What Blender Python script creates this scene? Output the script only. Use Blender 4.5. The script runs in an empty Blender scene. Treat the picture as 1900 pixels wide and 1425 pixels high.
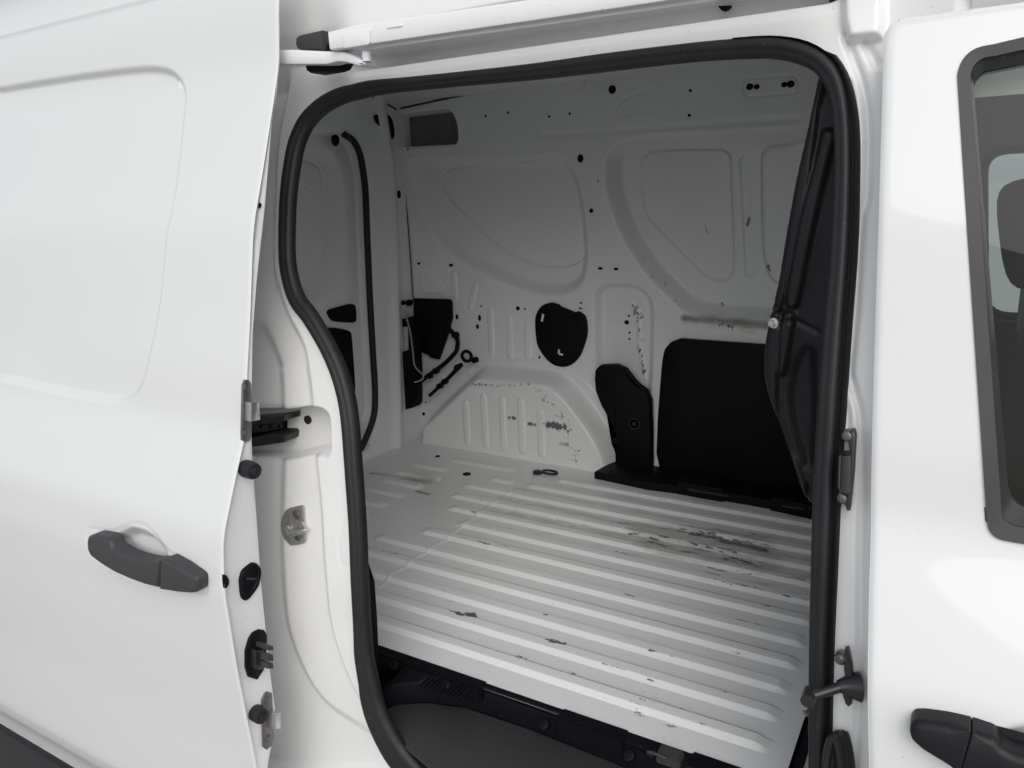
import bpy, bmesh, math, random
import numpy as np
from mathutils import Vector
random.seed(7); np.random.seed(7)
SC = bpy.context.scene
COL = SC.collection
# ------------------------------------------------------------------ camera, world, sun, exposure
# working coordinates: metres, x = forward along the van, y = into the van, z = up,
# origin at the photographer's lens, 1.85 m above the ground
LENS_Z = 1.85
AX = Vector((0.86067027, -0.09397114, 0.50041594))
AY = Vector((0.50805248, 0.2233679, -0.83185904))
AZ = Vector((-0.03360611, 0.9701939, 0.23998838))
FPX = 1424.5
cd = bpy.data.cameras.new('camera'); cam = bpy.data.objects.new('camera', cd); COL.objects.link(cam)
from mathutils import Matrix
Rw = Matrix((AX, AY, AZ))
M4 = Rw.to_4x4(); M4.translation = Vector((0, 0, LENS_Z))
cam.matrix_world = M4
cd.sensor_width = 36.0; cd.lens = FPX / 1900 * 36.0
cd.clip_start = 0.02; cd.clip_end = 5000
SC.camera = cam

W = bpy.data.worlds.new("World"); SC.world = W; W.use_nodes = True
nt = W.node_tree; nt.nodes.clear()
wo = nt.nodes.new('ShaderNodeOutputWorld'); bg = nt.nodes.new('ShaderNodeBackground')
sky = nt.nodes.new('ShaderNodeTexSky'); sky.sky_type = 'NISHITA'; sky.sun_disc = False
SUN_EL, SUN_AZ = math.radians(38), math.radians(150)
sky.sun_elevation = SUN_EL; sky.sun_rotation = SUN_AZ
sky.air_density = 1.0; sky.dust_density = 4.0; sky.ozone_density = 1.0
hs = nt.nodes.new('ShaderNodeHueSaturation'); hs.inputs['Saturation'].default_value = 0.38
cl = nt.nodes.new('ShaderNodeMix'); cl.data_type = 'RGBA'; cl.inputs[0].default_value = .45      # thin overcast evens the sky out
cl.inputs[7].default_value = (5.15, 5.5, 5.85, 1)
nt.links.new(sky.outputs[0], hs.inputs['Color']); nt.links.new(hs.outputs[0], cl.inputs[6]); nt.links.new(cl.outputs[2], bg.inputs['Color'])
bg.inputs['Strength'].default_value = 0.15
nt.links.new(bg.outputs[0], wo.inputs['Surface'])
sl = bpy.data.lights.new('sun', 'SUN'); sl.energy = 1.5; sl.angle = math.radians(60); sl.color = (1, .99, .98)
so = bpy.data.objects.new('sun', sl); COL.objects.link(so)
# sun direction (towards the sun): sky rotation is measured clockwise from +Y
sd = Vector((math.sin(SUN_AZ) * math.cos(SUN_EL), math.cos(SUN_AZ) * math.cos(SUN_EL), math.sin(SUN_EL)))
so.rotation_euler = sd.to_track_quat('Z', 'Y').to_euler()
SC.view_settings.view_transform = 'Standard'; SC.view_settings.look = 'None'
SC.view_settings.exposure = -0.27; SC.view_settings.gamma = 1.0

# ------------------------------------------------------------------ surfaces and rays
def ray(px, py):
    v = Vector((px - 950, -(py - 712.5), -FPX)); return Rw @ v
def _curve(tab, sig=.02):
    t = np.array(tab)[::-1]; zz = np.linspace(-1.7, .8, 1251); yy = np.interp(zz, t[:, 1], t[:, 0])
    n = int(3 * sig / .002); k = np.exp(-.5 * (np.arange(-n, n + 1) * .002 / sig) ** 2); k /= k.sum()
    ys = np.convolve(np.pad(yy, n, 'edge'), k, 'valid')
    return lambda z: np.interp(z, zz, ys)
SD = _curve([(1.25, .56), (1.165, .47), (1.14, .43), (1.119, .363), (1.106, .249), (1.079, .171), (1.039, .055), (1.003, -.042), (.969, -.218),
             (.947, -.316), (.93, -.417), (.892, -.501), (.848, -.603), (.836, -.708), (.841, -.884), (.853, -1.076), (.862, -1.34), (.892, -1.43), (.905, -1.6)])
SF = lambda z: SD(z) + .07
SL = _curve([(1.27, .4), (1.235, .2), (1.17, 0), (1.10, -.25), (1.05, -.5), (1.02, -.7), (1.0, -1.0), (1.0, -1.3)], .04)
class YS:      # upright surface along the van, facing the photographer: u = x, v = z
    def __init__(s, S): s.S = S if callable(S) else (lambda z, c=S: c + 0 * z)
    def px(s, x, y):
        r = ray(x, y); Y = 1.0
        for _ in range(50): Y = .5 * Y + .5 * float(s.S(r.z / r.y * Y))
        return (r.x / r.y * Y, r.z / r.y * Y)
    def pos(s, u, v, h): return u, s.S(v) - h, v
class XS:      # cross surface facing forward: u = y, v = z
    def __init__(s, x0): s.x0 = x0
    def px(s, x, y):
        r = ray(x, y); t = s.x0 / r.x; return (r.y * t, r.z * t)
    def pos(s, u, v, h): return s.x0 + h, u, v
class ZS:      # level surface facing up: u = x, v = y
    def __init__(s, z0): s.z0 = z0
    def px(s, x, y):
        r = ray(x, y); t = s.z0 / r.z; return (r.x * t, r.y * t)
    def pos(s, u, v, h): return u, v, s.z0 + h
def P3(x, y, surf, h=0.0):
    u, v = surf.px(x, y); return Vector([float(a) for a in surf.pos(u, v, h)])

def smooth_poly(pts, closed=True, n=6):
    pts = [Vector((float(p[0]), float(p[1]))) for p in pts]; N = len(pts); out = []
    def tan(i):
        a = pts[(i - 1) % N] if closed or i > 0 else pts[i]; c = pts[(i + 1) % N] if closed or i < N - 1 else pts[i]
        d = c - a; la = (pts[i] - a).length or 1e9; lc = (c - pts[i]).length or 1e9
        return d.normalized() * min(la, lc) if d.length > 0 else d
    rng = range(N) if closed else range(N - 1)
    for i in rng:
        p1, p2 = pts[i], pts[(i + 1) % N]; m1, m2 = tan(i), tan((i + 1) % N)
        for k in range(n):
            t = k / n; t2 = t * t; t3 = t2 * t
            out.append((2 * t3 - 3 * t2 + 1) * p1 + (t3 - 2 * t2 + t) * m1 + (3 * t2 - 2 * t3) * p2 + (t3 - t2) * m2)
    if not closed: out.append(pts[-1])
    return [(p.x, p.y) for p in out]
def round_poly(pts, r, n=4):
    """straight sides, corners rounded by r (same units as pts)"""
    pts = [Vector(p) for p in pts]; N = len(pts); out = []
    for i in range(N):
        a, b, c = pts[i - 1], pts[i], pts[(i + 1) % N]
        d1 = (a - b); d2 = (c - b); q = min(r, d1.length * .45, d2.length * .45)
        s, e = b + d1.normalized() * q, b + d2.normalized() * q
        for k in range(n + 1):
            t = k / n; out.append((1 - t) ** 2 * s + 2 * t * (1 - t) * b + t * t * e)
    return [(p.x, p.y) for p in out]
def arr_px(pts, surf): return [surf.px(*p) for p in pts]

# ------------------------------------------------------------------ materials
def mat(name, col, rough=.5, metal=0.0, coat=0.0, spec=.5, bump=None, vary=None, trans=0.0):
    m = bpy.data.materials.new(name); m.use_nodes = True; t = m.node_tree
    b = t.nodes['Principled BSDF']
    b.inputs['Base Color'].default_value = (*col, 1); b.inputs['Roughness'].default_value = rough
    b.inputs['Metallic'].default_value = metal; b.inputs['Coat Weight'].default_value = coat
    b.inputs['Coat Roughness'].default_value = .04
    b.inputs['Specular IOR Level'].default_value = spec
    tc = t.nodes.new('ShaderNodeTexCoord')
    if vary:
        sc, amt = vary
        n = t.nodes.new('ShaderNodeTexNoise'); n.inputs['Scale'].default_value = sc; n.inputs['Detail'].default_value = 6
        t.links.new(tc.outputs['Object'], n.inputs['Vector'])
        mx = t.nodes.new('ShaderNodeMix'); mx.data_type = 'RGBA'
        mx.inputs[6].default_value = (*[c * (1 - amt) for c in col], 1); mx.inputs[7].default_value = (*[min(1, c * (1 + amt)) for c in col], 1)
        t.links.new(n.outputs['Fac'], mx.inputs[0]); t.links.new(mx.outputs[2], b.inputs['Base Color'])
    if bump:
        sc, st = bump
        n = t.nodes.new('ShaderNodeTexNoise'); n.inputs['Scale'].default_value = sc; n.inputs['Detail'].default_value = 4
        t.links.new(tc.outputs['Object'], n.inputs['Vector'])
        bp = t.nodes.new('ShaderNodeBump'); bp.inputs['Strength'].default_value = st; bp.inputs['Distance'].default_value = .001
        t.links.new(n.outputs['Fac'], bp.inputs['Height']); t.links.new(bp.outputs[0], b.inputs['Normal'])
    return m
def specks(m, sc, thr, col=(.16, .15, .13), amt=.5):
    t = m.node_tree; b = t.nodes['Principled BSDF']; L = t.links
    tc = t.nodes.new('ShaderNodeTexCoord'); n = t.nodes.new('ShaderNodeTexNoise'); n.inputs['Scale'].default_value = sc; n.inputs['Detail'].default_value = 2
    r = t.nodes.new('ShaderNodeMapRange'); r.inputs['From Min'].default_value = thr; r.inputs['From Max'].default_value = thr + .015; r.inputs['To Max'].default_value = amt
    x = t.nodes.new('ShaderNodeMix'); x.data_type = 'RGBA'; x.inputs[7].default_value = (*col, 1)
    L.new(tc.outputs['Object'], n.inputs['Vector']); L.new(n.outputs['Fac'], r.inputs['Value']); L.new(r.outputs['Result'], x.inputs[0])
    if b.inputs['Base Color'].links: L.new(b.inputs['Base Color'].links[0].from_socket, x.inputs[6])
    else: x.inputs[6].default_value = b.inputs['Base Color'].default_value
    L.new(x.outputs[2], b.inputs['Base Color'])
def dirty(m, base, grime=(.15, .135, .10), chip=(.13, .13, .13), st=(.55, 1.6, 1.6)):
    """paint whose 'grime' and 'wear' attributes bring in dirt and scuffed patches"""
    t = m.node_tree; b = t.nodes['Principled BSDF']; L = t.links
    tc = t.nodes.new('ShaderNodeTexCoord')
    def attr(n): a = t.nodes.new('ShaderNodeAttribute'); a.attribute_name = n; return a.outputs['Fac']
    def math_(op, a, c):
        q = t.nodes.new('ShaderNodeMath'); q.operation = op; q.use_clamp = op == 'MULTIPLY_ADD'
        for i, v in enumerate((a, c)):
            if isinstance(v, (int, float)): q.inputs[i].default_value = v
            else: L.new(v, q.inputs[i])
        return q.outputs[0]
    def noise(sc, det=8, rough=.65, stretch=None):
        n = t.nodes.new('ShaderNodeTexNoise'); n.inputs['Scale'].default_value = sc; n.inputs['Detail'].default_value = det; n.inputs['Roughness'].default_value = rough
        if stretch:
            mp = t.nodes.new('ShaderNodeMapping'); mp.inputs['Scale'].default_value = stretch
            L.new(tc.outputs['Object'], mp.inputs['Vector']); L.new(mp.outputs[0], n.inputs['Vector'])
        else: L.new(tc.outputs['Object'], n.inputs['Vector'])
        return n.outputs['Fac']
    def ramp(v, lo, hi):
        r = t.nodes.new('ShaderNodeMapRange'); r.inputs['From Min'].default_value = lo; r.inputs['From Max'].default_value = hi
        L.new(v, r.inputs['Value']); return r.outputs['Result']
    def mix(f, a, c):
        x = t.nodes.new('ShaderNodeMix'); x.data_type = 'RGBA'; L.new(f, x.inputs[0])
        for i, v in ((6, a), (7, c)):
            if isinstance(v, tuple): x.inputs[i].default_value = (*v, 1)
            else: L.new(v, x.inputs[i])
        return x.outputs[2]
    g = ramp(math_('ADD', attr('grime'), math_('MULTIPLY', math_('SUBTRACT', noise(14, 8, .7, (1, 3, 3)), .5), 1.3)), .3, 1.15)
    c1 = mix(math_('MULTIPLY', g, .9), base, grime)
    w = ramp(math_('ADD', attr('wear'), math_('MULTIPLY', math_('SUBTRACT', noise(60, 6, .75, st), .5), 2.7)), .62, .70)
    c2 = mix(w, c1, chip)
    sp = ramp(noise(230, 2, .5, (.5, 1.3, 1)), .735, .76)          # sparse specks everywhere
    c3 = mix(math_('MULTIPLY', sp, .7), c2, chip)
    L.new(c3, b.inputs['Base Color'])
    return m
PAINT = mat('white_paint', (.75, .755, .75), .30, coat=1.0, bump=(3, .02)); PAINT.node_tree.nodes['Principled BSDF'].inputs['Coat IOR'].default_value = 1.5
JAMB = mat('white_jamb_paint', (.83, .83, .825), .3, coat=.4, vary=(9, .02), bump=(60, .05))
specks(JAMB, 190, .745); specks(PAINT, 170, .772, amt=.4)
INNER = dirty(mat('cargo_wall_paint', (.82, .83, .83), .34, coat=.3), (.82, .83, .833), st=(1.2, 1, .8))
FLOORM = dirty(mat('cargo_floor_paint', (.72, .73, .735), .35, coat=.15), (.78, .785, .785))
RUBBER = mat('black_rubber', (.015, .015, .017), .5, spec=.4, vary=(14, .45), bump=(90, .25)); specks(RUBBER, 160, .72, (.12, .12, .115), .5)
PLASTIC = mat('black_plastic', (.005, .005, .007), .55, spec=.14, vary=(12, .3), bump=(500, .25)); specks(PLASTIC, 170, .735, (.10, .10, .10), .5)
GPLAST = mat('charcoal_plastic', (.045, .043, .046), .48, spec=.45, vary=(20, .12), bump=(700, .2))
TRIM = mat('grained_dark_plastic', (.010, .010, .012), .42, spec=.3, vary=(14, .2), bump=(600, .25))
SATIN = mat('satin_black_metal', (.02, .02, .022), .3, spec=.5, vary=(30, .3))
ZINC = mat('zinc_plated_steel', (.58, .57, .56), .34, metal=.9, vary=(60, .25), bump=(150, .2))
DZINC = mat('dark_plated_steel', (.20, .195, .19), .42, metal=.8, vary=(60, .3), bump=(150, .25))
CHROME = mat('bright_steel', (.75, .75, .76), .2, metal=1)
LABEL = mat('paper_sticker', (.45, .46, .45), .6)
CLOTH = mat('dark_seat_fabric', (.02, .02, .023), .9, vary=(80, .2))
LINER = mat('grey_cab_trim', (.22, .23, .22), .8, vary=(20, .05))
STEP = mat('grey_step_mat', (.048, .046, .048), .36, spec=.5, vary=(7, .15), bump=(900, .25))
CONC = mat('pale_concrete', (.36, .36, .355), .85, vary=(2, .12), bump=(30, .4))
GLASS = bpy.data.materials.new('tinted_glass'); GLASS.use_nodes = True
t = GLASS.node_tree; t.nodes.clear()
o_ = t.nodes.new('ShaderNodeOutputMaterial'); mx = t.nodes.new('ShaderNodeMixShader'); tr = t.nodes.new('ShaderNodeBsdfTransparent'); gl = t.nodes.new('ShaderNodeBsdfGlossy'); fr = t.nodes.new('ShaderNodeFresnel')
tr.inputs[0].default_value = (.62, .68, .64, 1); gl.inputs['Roughness'].default_value = .01; fr.inputs['IOR'].default_value = 1.5
t.links.new(fr.outputs[0], mx.inputs[0]); t.links.new(tr.outputs[0], mx.inputs[1]); t.links.new(gl.outputs[0], mx.inputs[2]); t.links.new(mx.outputs[0], o_.inputs[0])

# ------------------------------------------------------------------ object helpers
ROOT = Vector((-.6, 1.86, -LENS_Z))             # the van's base, working coordinates
van = bpy.data.objects.new('van', None); van.location = ROOT + Vector((0, 0, LENS_Z)); COL.objects.link(van)
van['label'] = 'white panel van with its sliding side door open on an empty cargo bay'; van['category'] = 'van'
def link(name, me, m, parent, base=None, smooth=True, label=None):
    """me has vertices in working coordinates"""
    ob = bpy.data.objects.new(name, me); COL.objects.link(ob)
    b = ROOT if base is None else base
    me.transform(Matrix.Translation(-b))
    if parent is None: ob.location = b + Vector((0, 0, LENS_Z))
    else: ob.parent = parent
    if m: me.materials.append(m)
    if smooth: me.shade_smooth()
    if label: ob['label'] = label
    return ob
def from_bm(name, bm, m, parent, base=None, smooth=True, label=None, auto=None):
    me = bpy.data.meshes.new(name); bmesh.ops.recalc_face_normals(bm, faces=bm.faces)
    bm.to_mesh(me); bm.free()
    ob = link(name, me, m, parent, base, smooth, label)
    if smooth:
        try: me.set_sharp_from_angle(angle=math.radians(auto or 40))
        except Exception: pass
    return ob

class Field:
    def __init__(s, surf, u0, u1, v0, v1, step, rows=None):
        nu = int(round((u1 - u0) / step)) + 1; nv = int(round((v1 - v0) / step)) + 1 if rows is None else len(rows)
        s.surf = surf; s.nu, s.nv = nu, nv; s.u = np.linspace(u0, u1, nu); s.v = np.linspace(v0, v1, nv) if rows is None else np.array(rows); s.step = step
        s.U, s.V = np.meshgrid(s.u, s.v); s.H = np.zeros_like(s.U); s.keep = np.ones_like(s.U, bool)
        s.grime = np.zeros_like(s.U); s.wear = np.zeros_like(s.U)
    def box(s, pts, pad):
        a = np.array(pts); i0 = np.searchsorted(s.u, a[:, 0].min() - pad); i1 = np.searchsorted(s.u, a[:, 0].max() + pad)
        j0 = np.searchsorted(s.v, a[:, 1].min() - pad); j1 = np.searchsorted(s.v, a[:, 1].max() + pad)
        return slice(j0, j1), slice(i0, i1)
    def dist(s, pts, closed, sl):
        U, V = s.U[sl], s.V[sl]; d2 = np.full(U.shape, 1e9); ins = np.zeros(U.shape, bool); n = len(pts)
        for i in range(n if closed else n - 1):
            ax, ay = pts[i]; bx, by = pts[(i + 1) % n]; dx, dy = bx - ax, by - ay; L = dx * dx + dy * dy + 1e-12
            q = np.clip(((U - ax) * dx + (V - ay) * dy) / L, 0, 1)
            d2 = np.minimum(d2, (U - ax - q * dx) ** 2 + (V - ay - q * dy) ** 2)
            if closed:
                c = ((ay > V) != (by > V)) & (U < dx * (V - ay) / (dy if abs(dy) > 1e-12 else 1e-12) + ax); ins ^= c
        d = np.sqrt(d2); return np.where(ins, -d, d)
    def poly(s, pts, depth, w, where='mid', target=None):
        sl = s.box(pts, w + .01)
        if s.U[sl].size == 0: return
        d = s.dist(pts, True, sl)
        x = {'mid': (-d + w / 2) / w, 'in': -d / w, 'out': (-d + w) / w}[where]
        q = np.clip(x, 0, 1); q = q * q * (3 - 2 * q)
        if target is None: s.H[sl] += depth * q
        else: s.H[sl] = s.H[sl] * (1 - q) + target * q
    def line(s, pts, depth, w):
        sl = s.box(pts, 3 * w)
        if s.U[sl].size == 0: return
        d = s.dist(pts, False, sl); s.H[sl] += depth * np.exp(-(d / w) ** 2)
    def cut(s, pts):
        sl = s.box(pts, .01); d = s.dist(pts, True, sl); s.keep[sl] &= d > 0
    def blob(s, name, pts, amt, w):
        sl = s.box(pts, 3 * w)
        if s.U[sl].size == 0: return
        d = s.dist(pts, len(pts) > 2, sl); A = getattr(s, name); A[sl] = np.maximum(A[sl], amt * np.exp(-(np.maximum(d, 0) / w) ** 2))
    def at(s, u, v):
        i = int(np.clip(np.searchsorted(s.u, u), 0, s.nu - 1)); j = int(np.clip(np.searchsorted(s.v, v), 0, s.nv - 1)); return float(s.H[j, i])
    def build(s, name, m, parent, flip=False, label=None, pos=None):
        x, y, z = (pos or s.surf.pos)(s.U, s.V, s.H)
        co = np.stack([np.broadcast_to(a, s.U.shape) for a in (x, y, z)], -1).reshape(-1, 3)
        idx = np.arange(s.nu * s.nv).reshape(s.nv, s.nu)
        f = np.stack([idx[:-1, :-1], idx[:-1, 1:], idx[1:, 1:], idx[1:, :-1]], -1).reshape(-1, 4)
        k = s.keep; ok = (k[:-1, :-1] & k[:-1, 1:] & k[1:, 1:] & k[1:, :-1]).reshape(-1); f = f[ok]
        if flip: f = f[:, ::-1]
        used = np.unique(f); re = -np.ones(len(co), int); re[used] = np.arange(len(used)); f = re[f]; co = co[used]
        me = bpy.data.meshes.new(name); me.vertices.add(len(co)); me.vertices.foreach_set('co', co.astype('f').ravel())
        me.loops.add(f.size); me.loops.foreach_set('vertex_index', f.astype('i').ravel())
        me.polygons.add(len(f)); me.polygons.foreach_set('loop_start', (np.arange(len(f)) * 4).astype('i')); me.update(calc_edges=True)
        for nm in ('grime', 'wear'):
            A = getattr(s, nm)
            if A.any():
                at = me.attributes.new(nm, 'FLOAT', 'POINT'); at.data.foreach_set('value', A.reshape(-1)[used].astype('f'))
        me.validate()
        return link(name, me, m, parent, label=label)

def plate(name, pts, surf, thick, m, parent, bev=.002, h0=0.0, px=True, sm=0, rnd=0, base=None, label=None, hf=None, bm=None, rings=2, bf=None):
    """a solid slab: outline on a surface, standing proud by thick, with rounded rim"""
    uv = arr_px(pts, surf) if px else list(pts)
    if rnd: uv = round_poly(uv, rnd)
    if sm: uv = smooth_poly(uv, True, sm)
    n = len(uv); own = bm is None
    if own: bm = bmesh.new()
    a = sum(uv[i][0] * uv[(i + 1) % n][1] - uv[(i + 1) % n][0] * uv[i][1] for i in range(n)); sg = 1 if a > 0 else -1
    nr = []
    for i in range(n):
        p, q = uv[i - 1], uv[(i + 1) % n]; d = Vector((q[0] - p[0], q[1] - p[1]))
        d = d.normalized() if d.length > 1e-9 else Vector((1, 0)); nr.append(Vector((-d.y, d.x)) * sg)
    levels = [(0, 0)] + [(bev * (1 - math.cos(k / rings * math.pi / 2)), thick - bev + bev * math.sin(k / rings * math.pi / 2)) for k in range(rings + 1)]
    loops = []
    for ins, h in levels:
        lp = []
        for (u, v), q in zip(uv, nr):
            fb = bf(u, v) if bf else 1.0; uu, vv = u + q.x * ins * fb, v + q.y * ins * fb; k = hf(uu, vv) if hf else 1.0
            lp.append(bm.verts.new([float(c) for c in surf.pos(uu, vv, h0 + h * k)]))
        loops.append(lp)
    for A, B in zip(loops, loops[1:]):
        for i in range(n): bm.faces.new((A[i], A[(i + 1) % n], B[(i + 1) % n], B[i]))
    top = bm.faces.new(loops[-1]); bot = bm.faces.new(list(reversed(loops[0])))
    bmesh.ops.triangulate(bm, faces=[top, bot])
    if own: return from_bm(name, bm, m, parent, base, label=label)
def tube(name, pts, r, m, parent, n=10, base=None, closed=False, bm=None, label=None, cap=True):
    own = bm is None
    if own: bm = bmesh.new()
    pts = [Vector(p) for p in pts]; N = len(pts); rr = r if isinstance(r, (list, tuple)) else [r] * N; prev = None; loops = []
    up = Vector((0, 0, 1))
    for i, p in enumerate(pts):
        a = pts[i - 1] if (i > 0 or closed) else p; b = pts[(i + 1) % N] if (i < N - 1 or closed) else p
        t_ = (b - a).normalized()
        if prev is None:
            x = t_.orthogonal().normalized()
        else: x = (prev - t_ * prev.dot(t_)).normalized()
        prev = x; y = t_.cross(x)
        loops.append([bm.verts.new(p + (x * math.cos(2 * math.pi * k / n) + y * math.sin(2 * math.pi * k / n)) * rr[i]) for k in range(n)])
    for i in range(N if closed else N - 1):
        A, B = loops[i], loops[(i + 1) % N]
        for k in range(n): bm.faces.new((A[k], A[(k + 1) % n], B[(k + 1) % n], B[k]))
    if not closed and cap: bm.faces.new(loops[0]); bm.faces.new(list(reversed(loops[-1])))
    if own: return from_bm(name, bm, m, parent, base, label=label)
def lathe(bm, o, axis, prof_, n=20):
    """revolve (radius, height) pairs round axis at o"""
    ax = Vector(axis).normalized(); x = ax.orthogonal().normalized(); y = ax.cross(x); loops = []
    for r, h in prof_:
        loops.append([bm.verts.new(Vector(o) + ax * h + (x * math.cos(2 * math.pi * k / n) + y * math.sin(2 * math.pi * k / n)) * max(r, 1e-5)) for k in range(n)])
    for A, B in zip(loops, loops[1:]):
        for k in range(n): bm.faces.new((A[k], A[(k + 1) % n], B[(k + 1) % n], B[k]))
    bm.faces.new(loops[0]); bm.faces.new(list(reversed(loops[-1])))
def sweep3(p, n=5):
    p = [Vector(q) for q in p]; out = []
    for i in range(len(p) - 1):
        p0 = p[max(i - 1, 0)]; p1 = p[i]; p2 = p[i + 1]; p3 = p[min(i + 2, len(p) - 1)]
        for k in range(n):
            t = k / n; out.append(.5 * ((2 * p1) + (p2 - p0) * t + (2 * p0 - 5 * p1 + 4 * p2 - p3) * t * t + (3 * p1 - p0 - 3 * p2 + p3) * t ** 3))
    out.append(p[-1]); return out
def box(bm, x0, x1, y0, y1, z0, z1, bev=.002):
    r = bmesh.ops.create_cube(bm, size=1); vs = r['verts']
    for v in vs: v.co = Vector(((x0 + x1) / 2 + v.co.x * (x1 - x0), (y0 + y1) / 2 + v.co.y * (y1 - y0), (z0 + z1) / 2 + v.co.z * (z1 - z0)))
    if bev: bmesh.ops.bevel(bm, geom=list({e for v in vs for e in v.link_edges}), offset=bev, segments=2, affect='EDGES')
ECAP = lambda x0, y0, x1, y1: None
def capsule(p0, p1, r, n=8):
    a = math.atan2(p1[1] - p0[1], p1[0] - p0[0]); out = []
    for k in range(n + 1): q = a + math.pi / 2 + math.pi * k / n; out.append((p0[0] + r * math.cos(q), p0[1] + r * math.sin(q)))
    for k in range(n + 1): q = a - math.pi / 2 + math.pi * k / n; out.append((p1[0] + r * math.cos(q), p1[1] + r * math.sin(q)))
    return out
def ell(cx, cy, rx, ry, n=16, rot=0):
    c, s_ = math.cos(rot), math.sin(rot)
    return [(cx + rx * math.cos(2 * math.pi * k / n) * c - ry * math.sin(2 * math.pi * k / n) * s_, cy + rx * math.cos(2 * math.pi * k / n) * s_ + ry * math.sin(2 * math.pi * k / n) * c) for k in range(n)]

# ------------------------------------------------------------------ ground
me = bpy.data.meshes.new('ground'); S_ = 600
me.from_pydata([(-S_, -S_, -LENS_Z), (S_, -S_, -LENS_Z), (S_, S_, -LENS_Z), (-S_, S_, -LENS_Z)], [], [(0, 1, 2, 3)])
g = link('ground', me, CONC, None, base=Vector((0, 0, -LENS_Z)), smooth=False); g['kind'] = 'structure'

# ------------------------------------------------------------------ cargo floor
zf = ZS(-1.0)
RIB_Y = [1.261, 1.3545, 1.448, 1.541, 1.633, 1.731, 1.823, 1.916, 2.009, 2.107, 2.2, 2.29]
PRD = [-.0205, -.0195, -.0065, -.0055, .0215, .0235]
brk_ = sorted({round(y + d + k, 5) for y in RIB_Y + [2.018, 1.926, 1.829, 1.64, 2.305] for d in PRD for k in (-.0004, .0004)} | {round(v, 5) for v in np.arange(1.163, 2.56, .005)})
F = Field(zf, -2.02, -.195, 1.163, 2.56, .004, rows=brk_)
def bar_rib(F, x0, x1, y, wid=.046, hgt=.0078):
    # side facing the doorway is a broad slope, far side a sharp step
    U, V = F.U, F.V; d = V - y
    pr = np.interp(d, PRD, [0, .03, .97, 1, 1, 0])
    e = np.clip(np.minimum(U - x0, x1 - U) / .035, 0, 1); e = e * e * (3 - 2 * e)
    sh = np.clip(np.minimum(U - x0, x1 - U) / .05, 0, 1)
    F.H += hgt * pr * e
ends = [(1.261, -1.9), (1.3545, -1.9), (1.448, -1.9), (1.541, -1.47), (1.633, -1.49), (1.731, -1.39), (1.823, -1.325), (1.916, -1.42), (2.009, -1.475), (2.107, -1.485), (2.2, -1.285), (2.29, -1.215)]
for y, x0 in ends: bar_rib(F, x0, -.229, y)
for y, x0, x1 in [(2.2, -1.80, -1.61), (2.106, -1.81, -1.58), (2.018, -1.80, -1.59), (1.926, -1.80, -1.60), (1.829, -1.80, -1.60), (1.735, -1.80, -1.60), (1.64, -1.8, -1.6),
                  (2.2, -1.44, -1.32), (2.305, -1.69, -1.385)]: bar_rib(F, x0, x1, y)
seam = [zf.px(*p) for p in [(703, 1091), (722, 1076), (733, 1061), (762, 1047), (768, 1036), (800, 1022), (806, 1012), (835, 999), (842, 987), (868, 972), (875, 962), (900, 950), (906, 941), (930, 930), (938, 920), (962, 914), (975, 903), (985, 890), (990, 876)]]
F.line(seam, .0025, .0045)
F.line([zf.px(*p) for p in [(660, 843), (720, 846), (745, 839), (800, 838), (812, 834), (812, 825)]], .003, .005)
F.line([zf.px(*p) for p in [(812, 834), (980, 858), (985, 868), (980, 876)]], -.002, .004)
F.poly([(-2.02, 1.163), (-.2, 1.163), (-.2, 1.172), (-2.02, 1.172)], -.003, .006)
B = lambda nm, pts, amt, w: F.blob(nm, [zf.px(*p) for p in pts], amt, w)
for y, amt in ((2.155, .45), (2.06, .55), (1.965, .5), (1.87, .35)): F.blob('grime', [(-1.3, y), (-.2, y)], amt, .03)
B('grime', [(745, 888), (800, 893)], .75, .03); B('grime', [(690, 878), (735, 884)], .7, .02); B('grime', [(775, 912), (795, 917)], 1.0, .012); B('wear', [(700, 878), (720, 881)], .6, .006); B('wear', [(760, 894), (775, 900)], .6, .008); B('wear', [(690, 912), (740, 914)], .5, .004)
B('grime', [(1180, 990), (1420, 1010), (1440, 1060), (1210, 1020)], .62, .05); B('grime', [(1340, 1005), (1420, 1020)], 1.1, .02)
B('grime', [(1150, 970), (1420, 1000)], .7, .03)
for pts, a in [([(1230, 982), (1300, 990), (1360, 1005)], .55), ([(1340, 1000), (1415, 1020)], .62), ([(1345, 1035), (1390, 1045)], .55), ([(1190, 1000), (1230, 1012)], .5), ([(1390, 990), (1430, 1000)], .45),
               ([(1130, 975), (1170, 970)], .38), ([(1330, 1080), (1440, 1105)], .35), ([(780, 898), (800, 902)], .45), ([(1240, 965), (1280, 970)], .35), ([(1110, 935), (1240, 955)], .25)]: B('wear', pts, a * 1.25, .02)
B('wear', [(842, 1138), (860, 1142), (880, 1146)], 0.98, 0.0128); B('wear', [(1020, 1190), (1045, 1195)], 0.94, 0.0128)
B('wear', [(846, 1136), (880, 1140), (882, 1149), (850, 1145)], .9, .007); B('wear', [(1018, 1189), (1050, 1194), (1052, 1200), (1022, 1196)], .9, .006); B('wear', [(960, 1218), (975, 1221)], 0.78, 0.0080); B('wear', [(1055, 1247), (1065, 1250)], 0.72, 0.0096)
B('wear', [(925, 1164), (950, 1170)], 0.43, 0.0096); B('wear', [(1020, 1238), (1170, 1282)], 0.43, 0.0096); B('wear', [(1180, 1320), (1210, 1332)], 0.55, 0.0096)
F.blob('wear', [(-1.1, 1.30), (-.3, 1.31)], 0.23, 0.0130); F.blob('wear', [(-1.1, 1.49), (-.3, 1.49)], 0.16, 0.0130); F.blob('wear', [(-1.2, 2.0), (-.3, 2.0)], 0.27, 0.0390)
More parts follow.
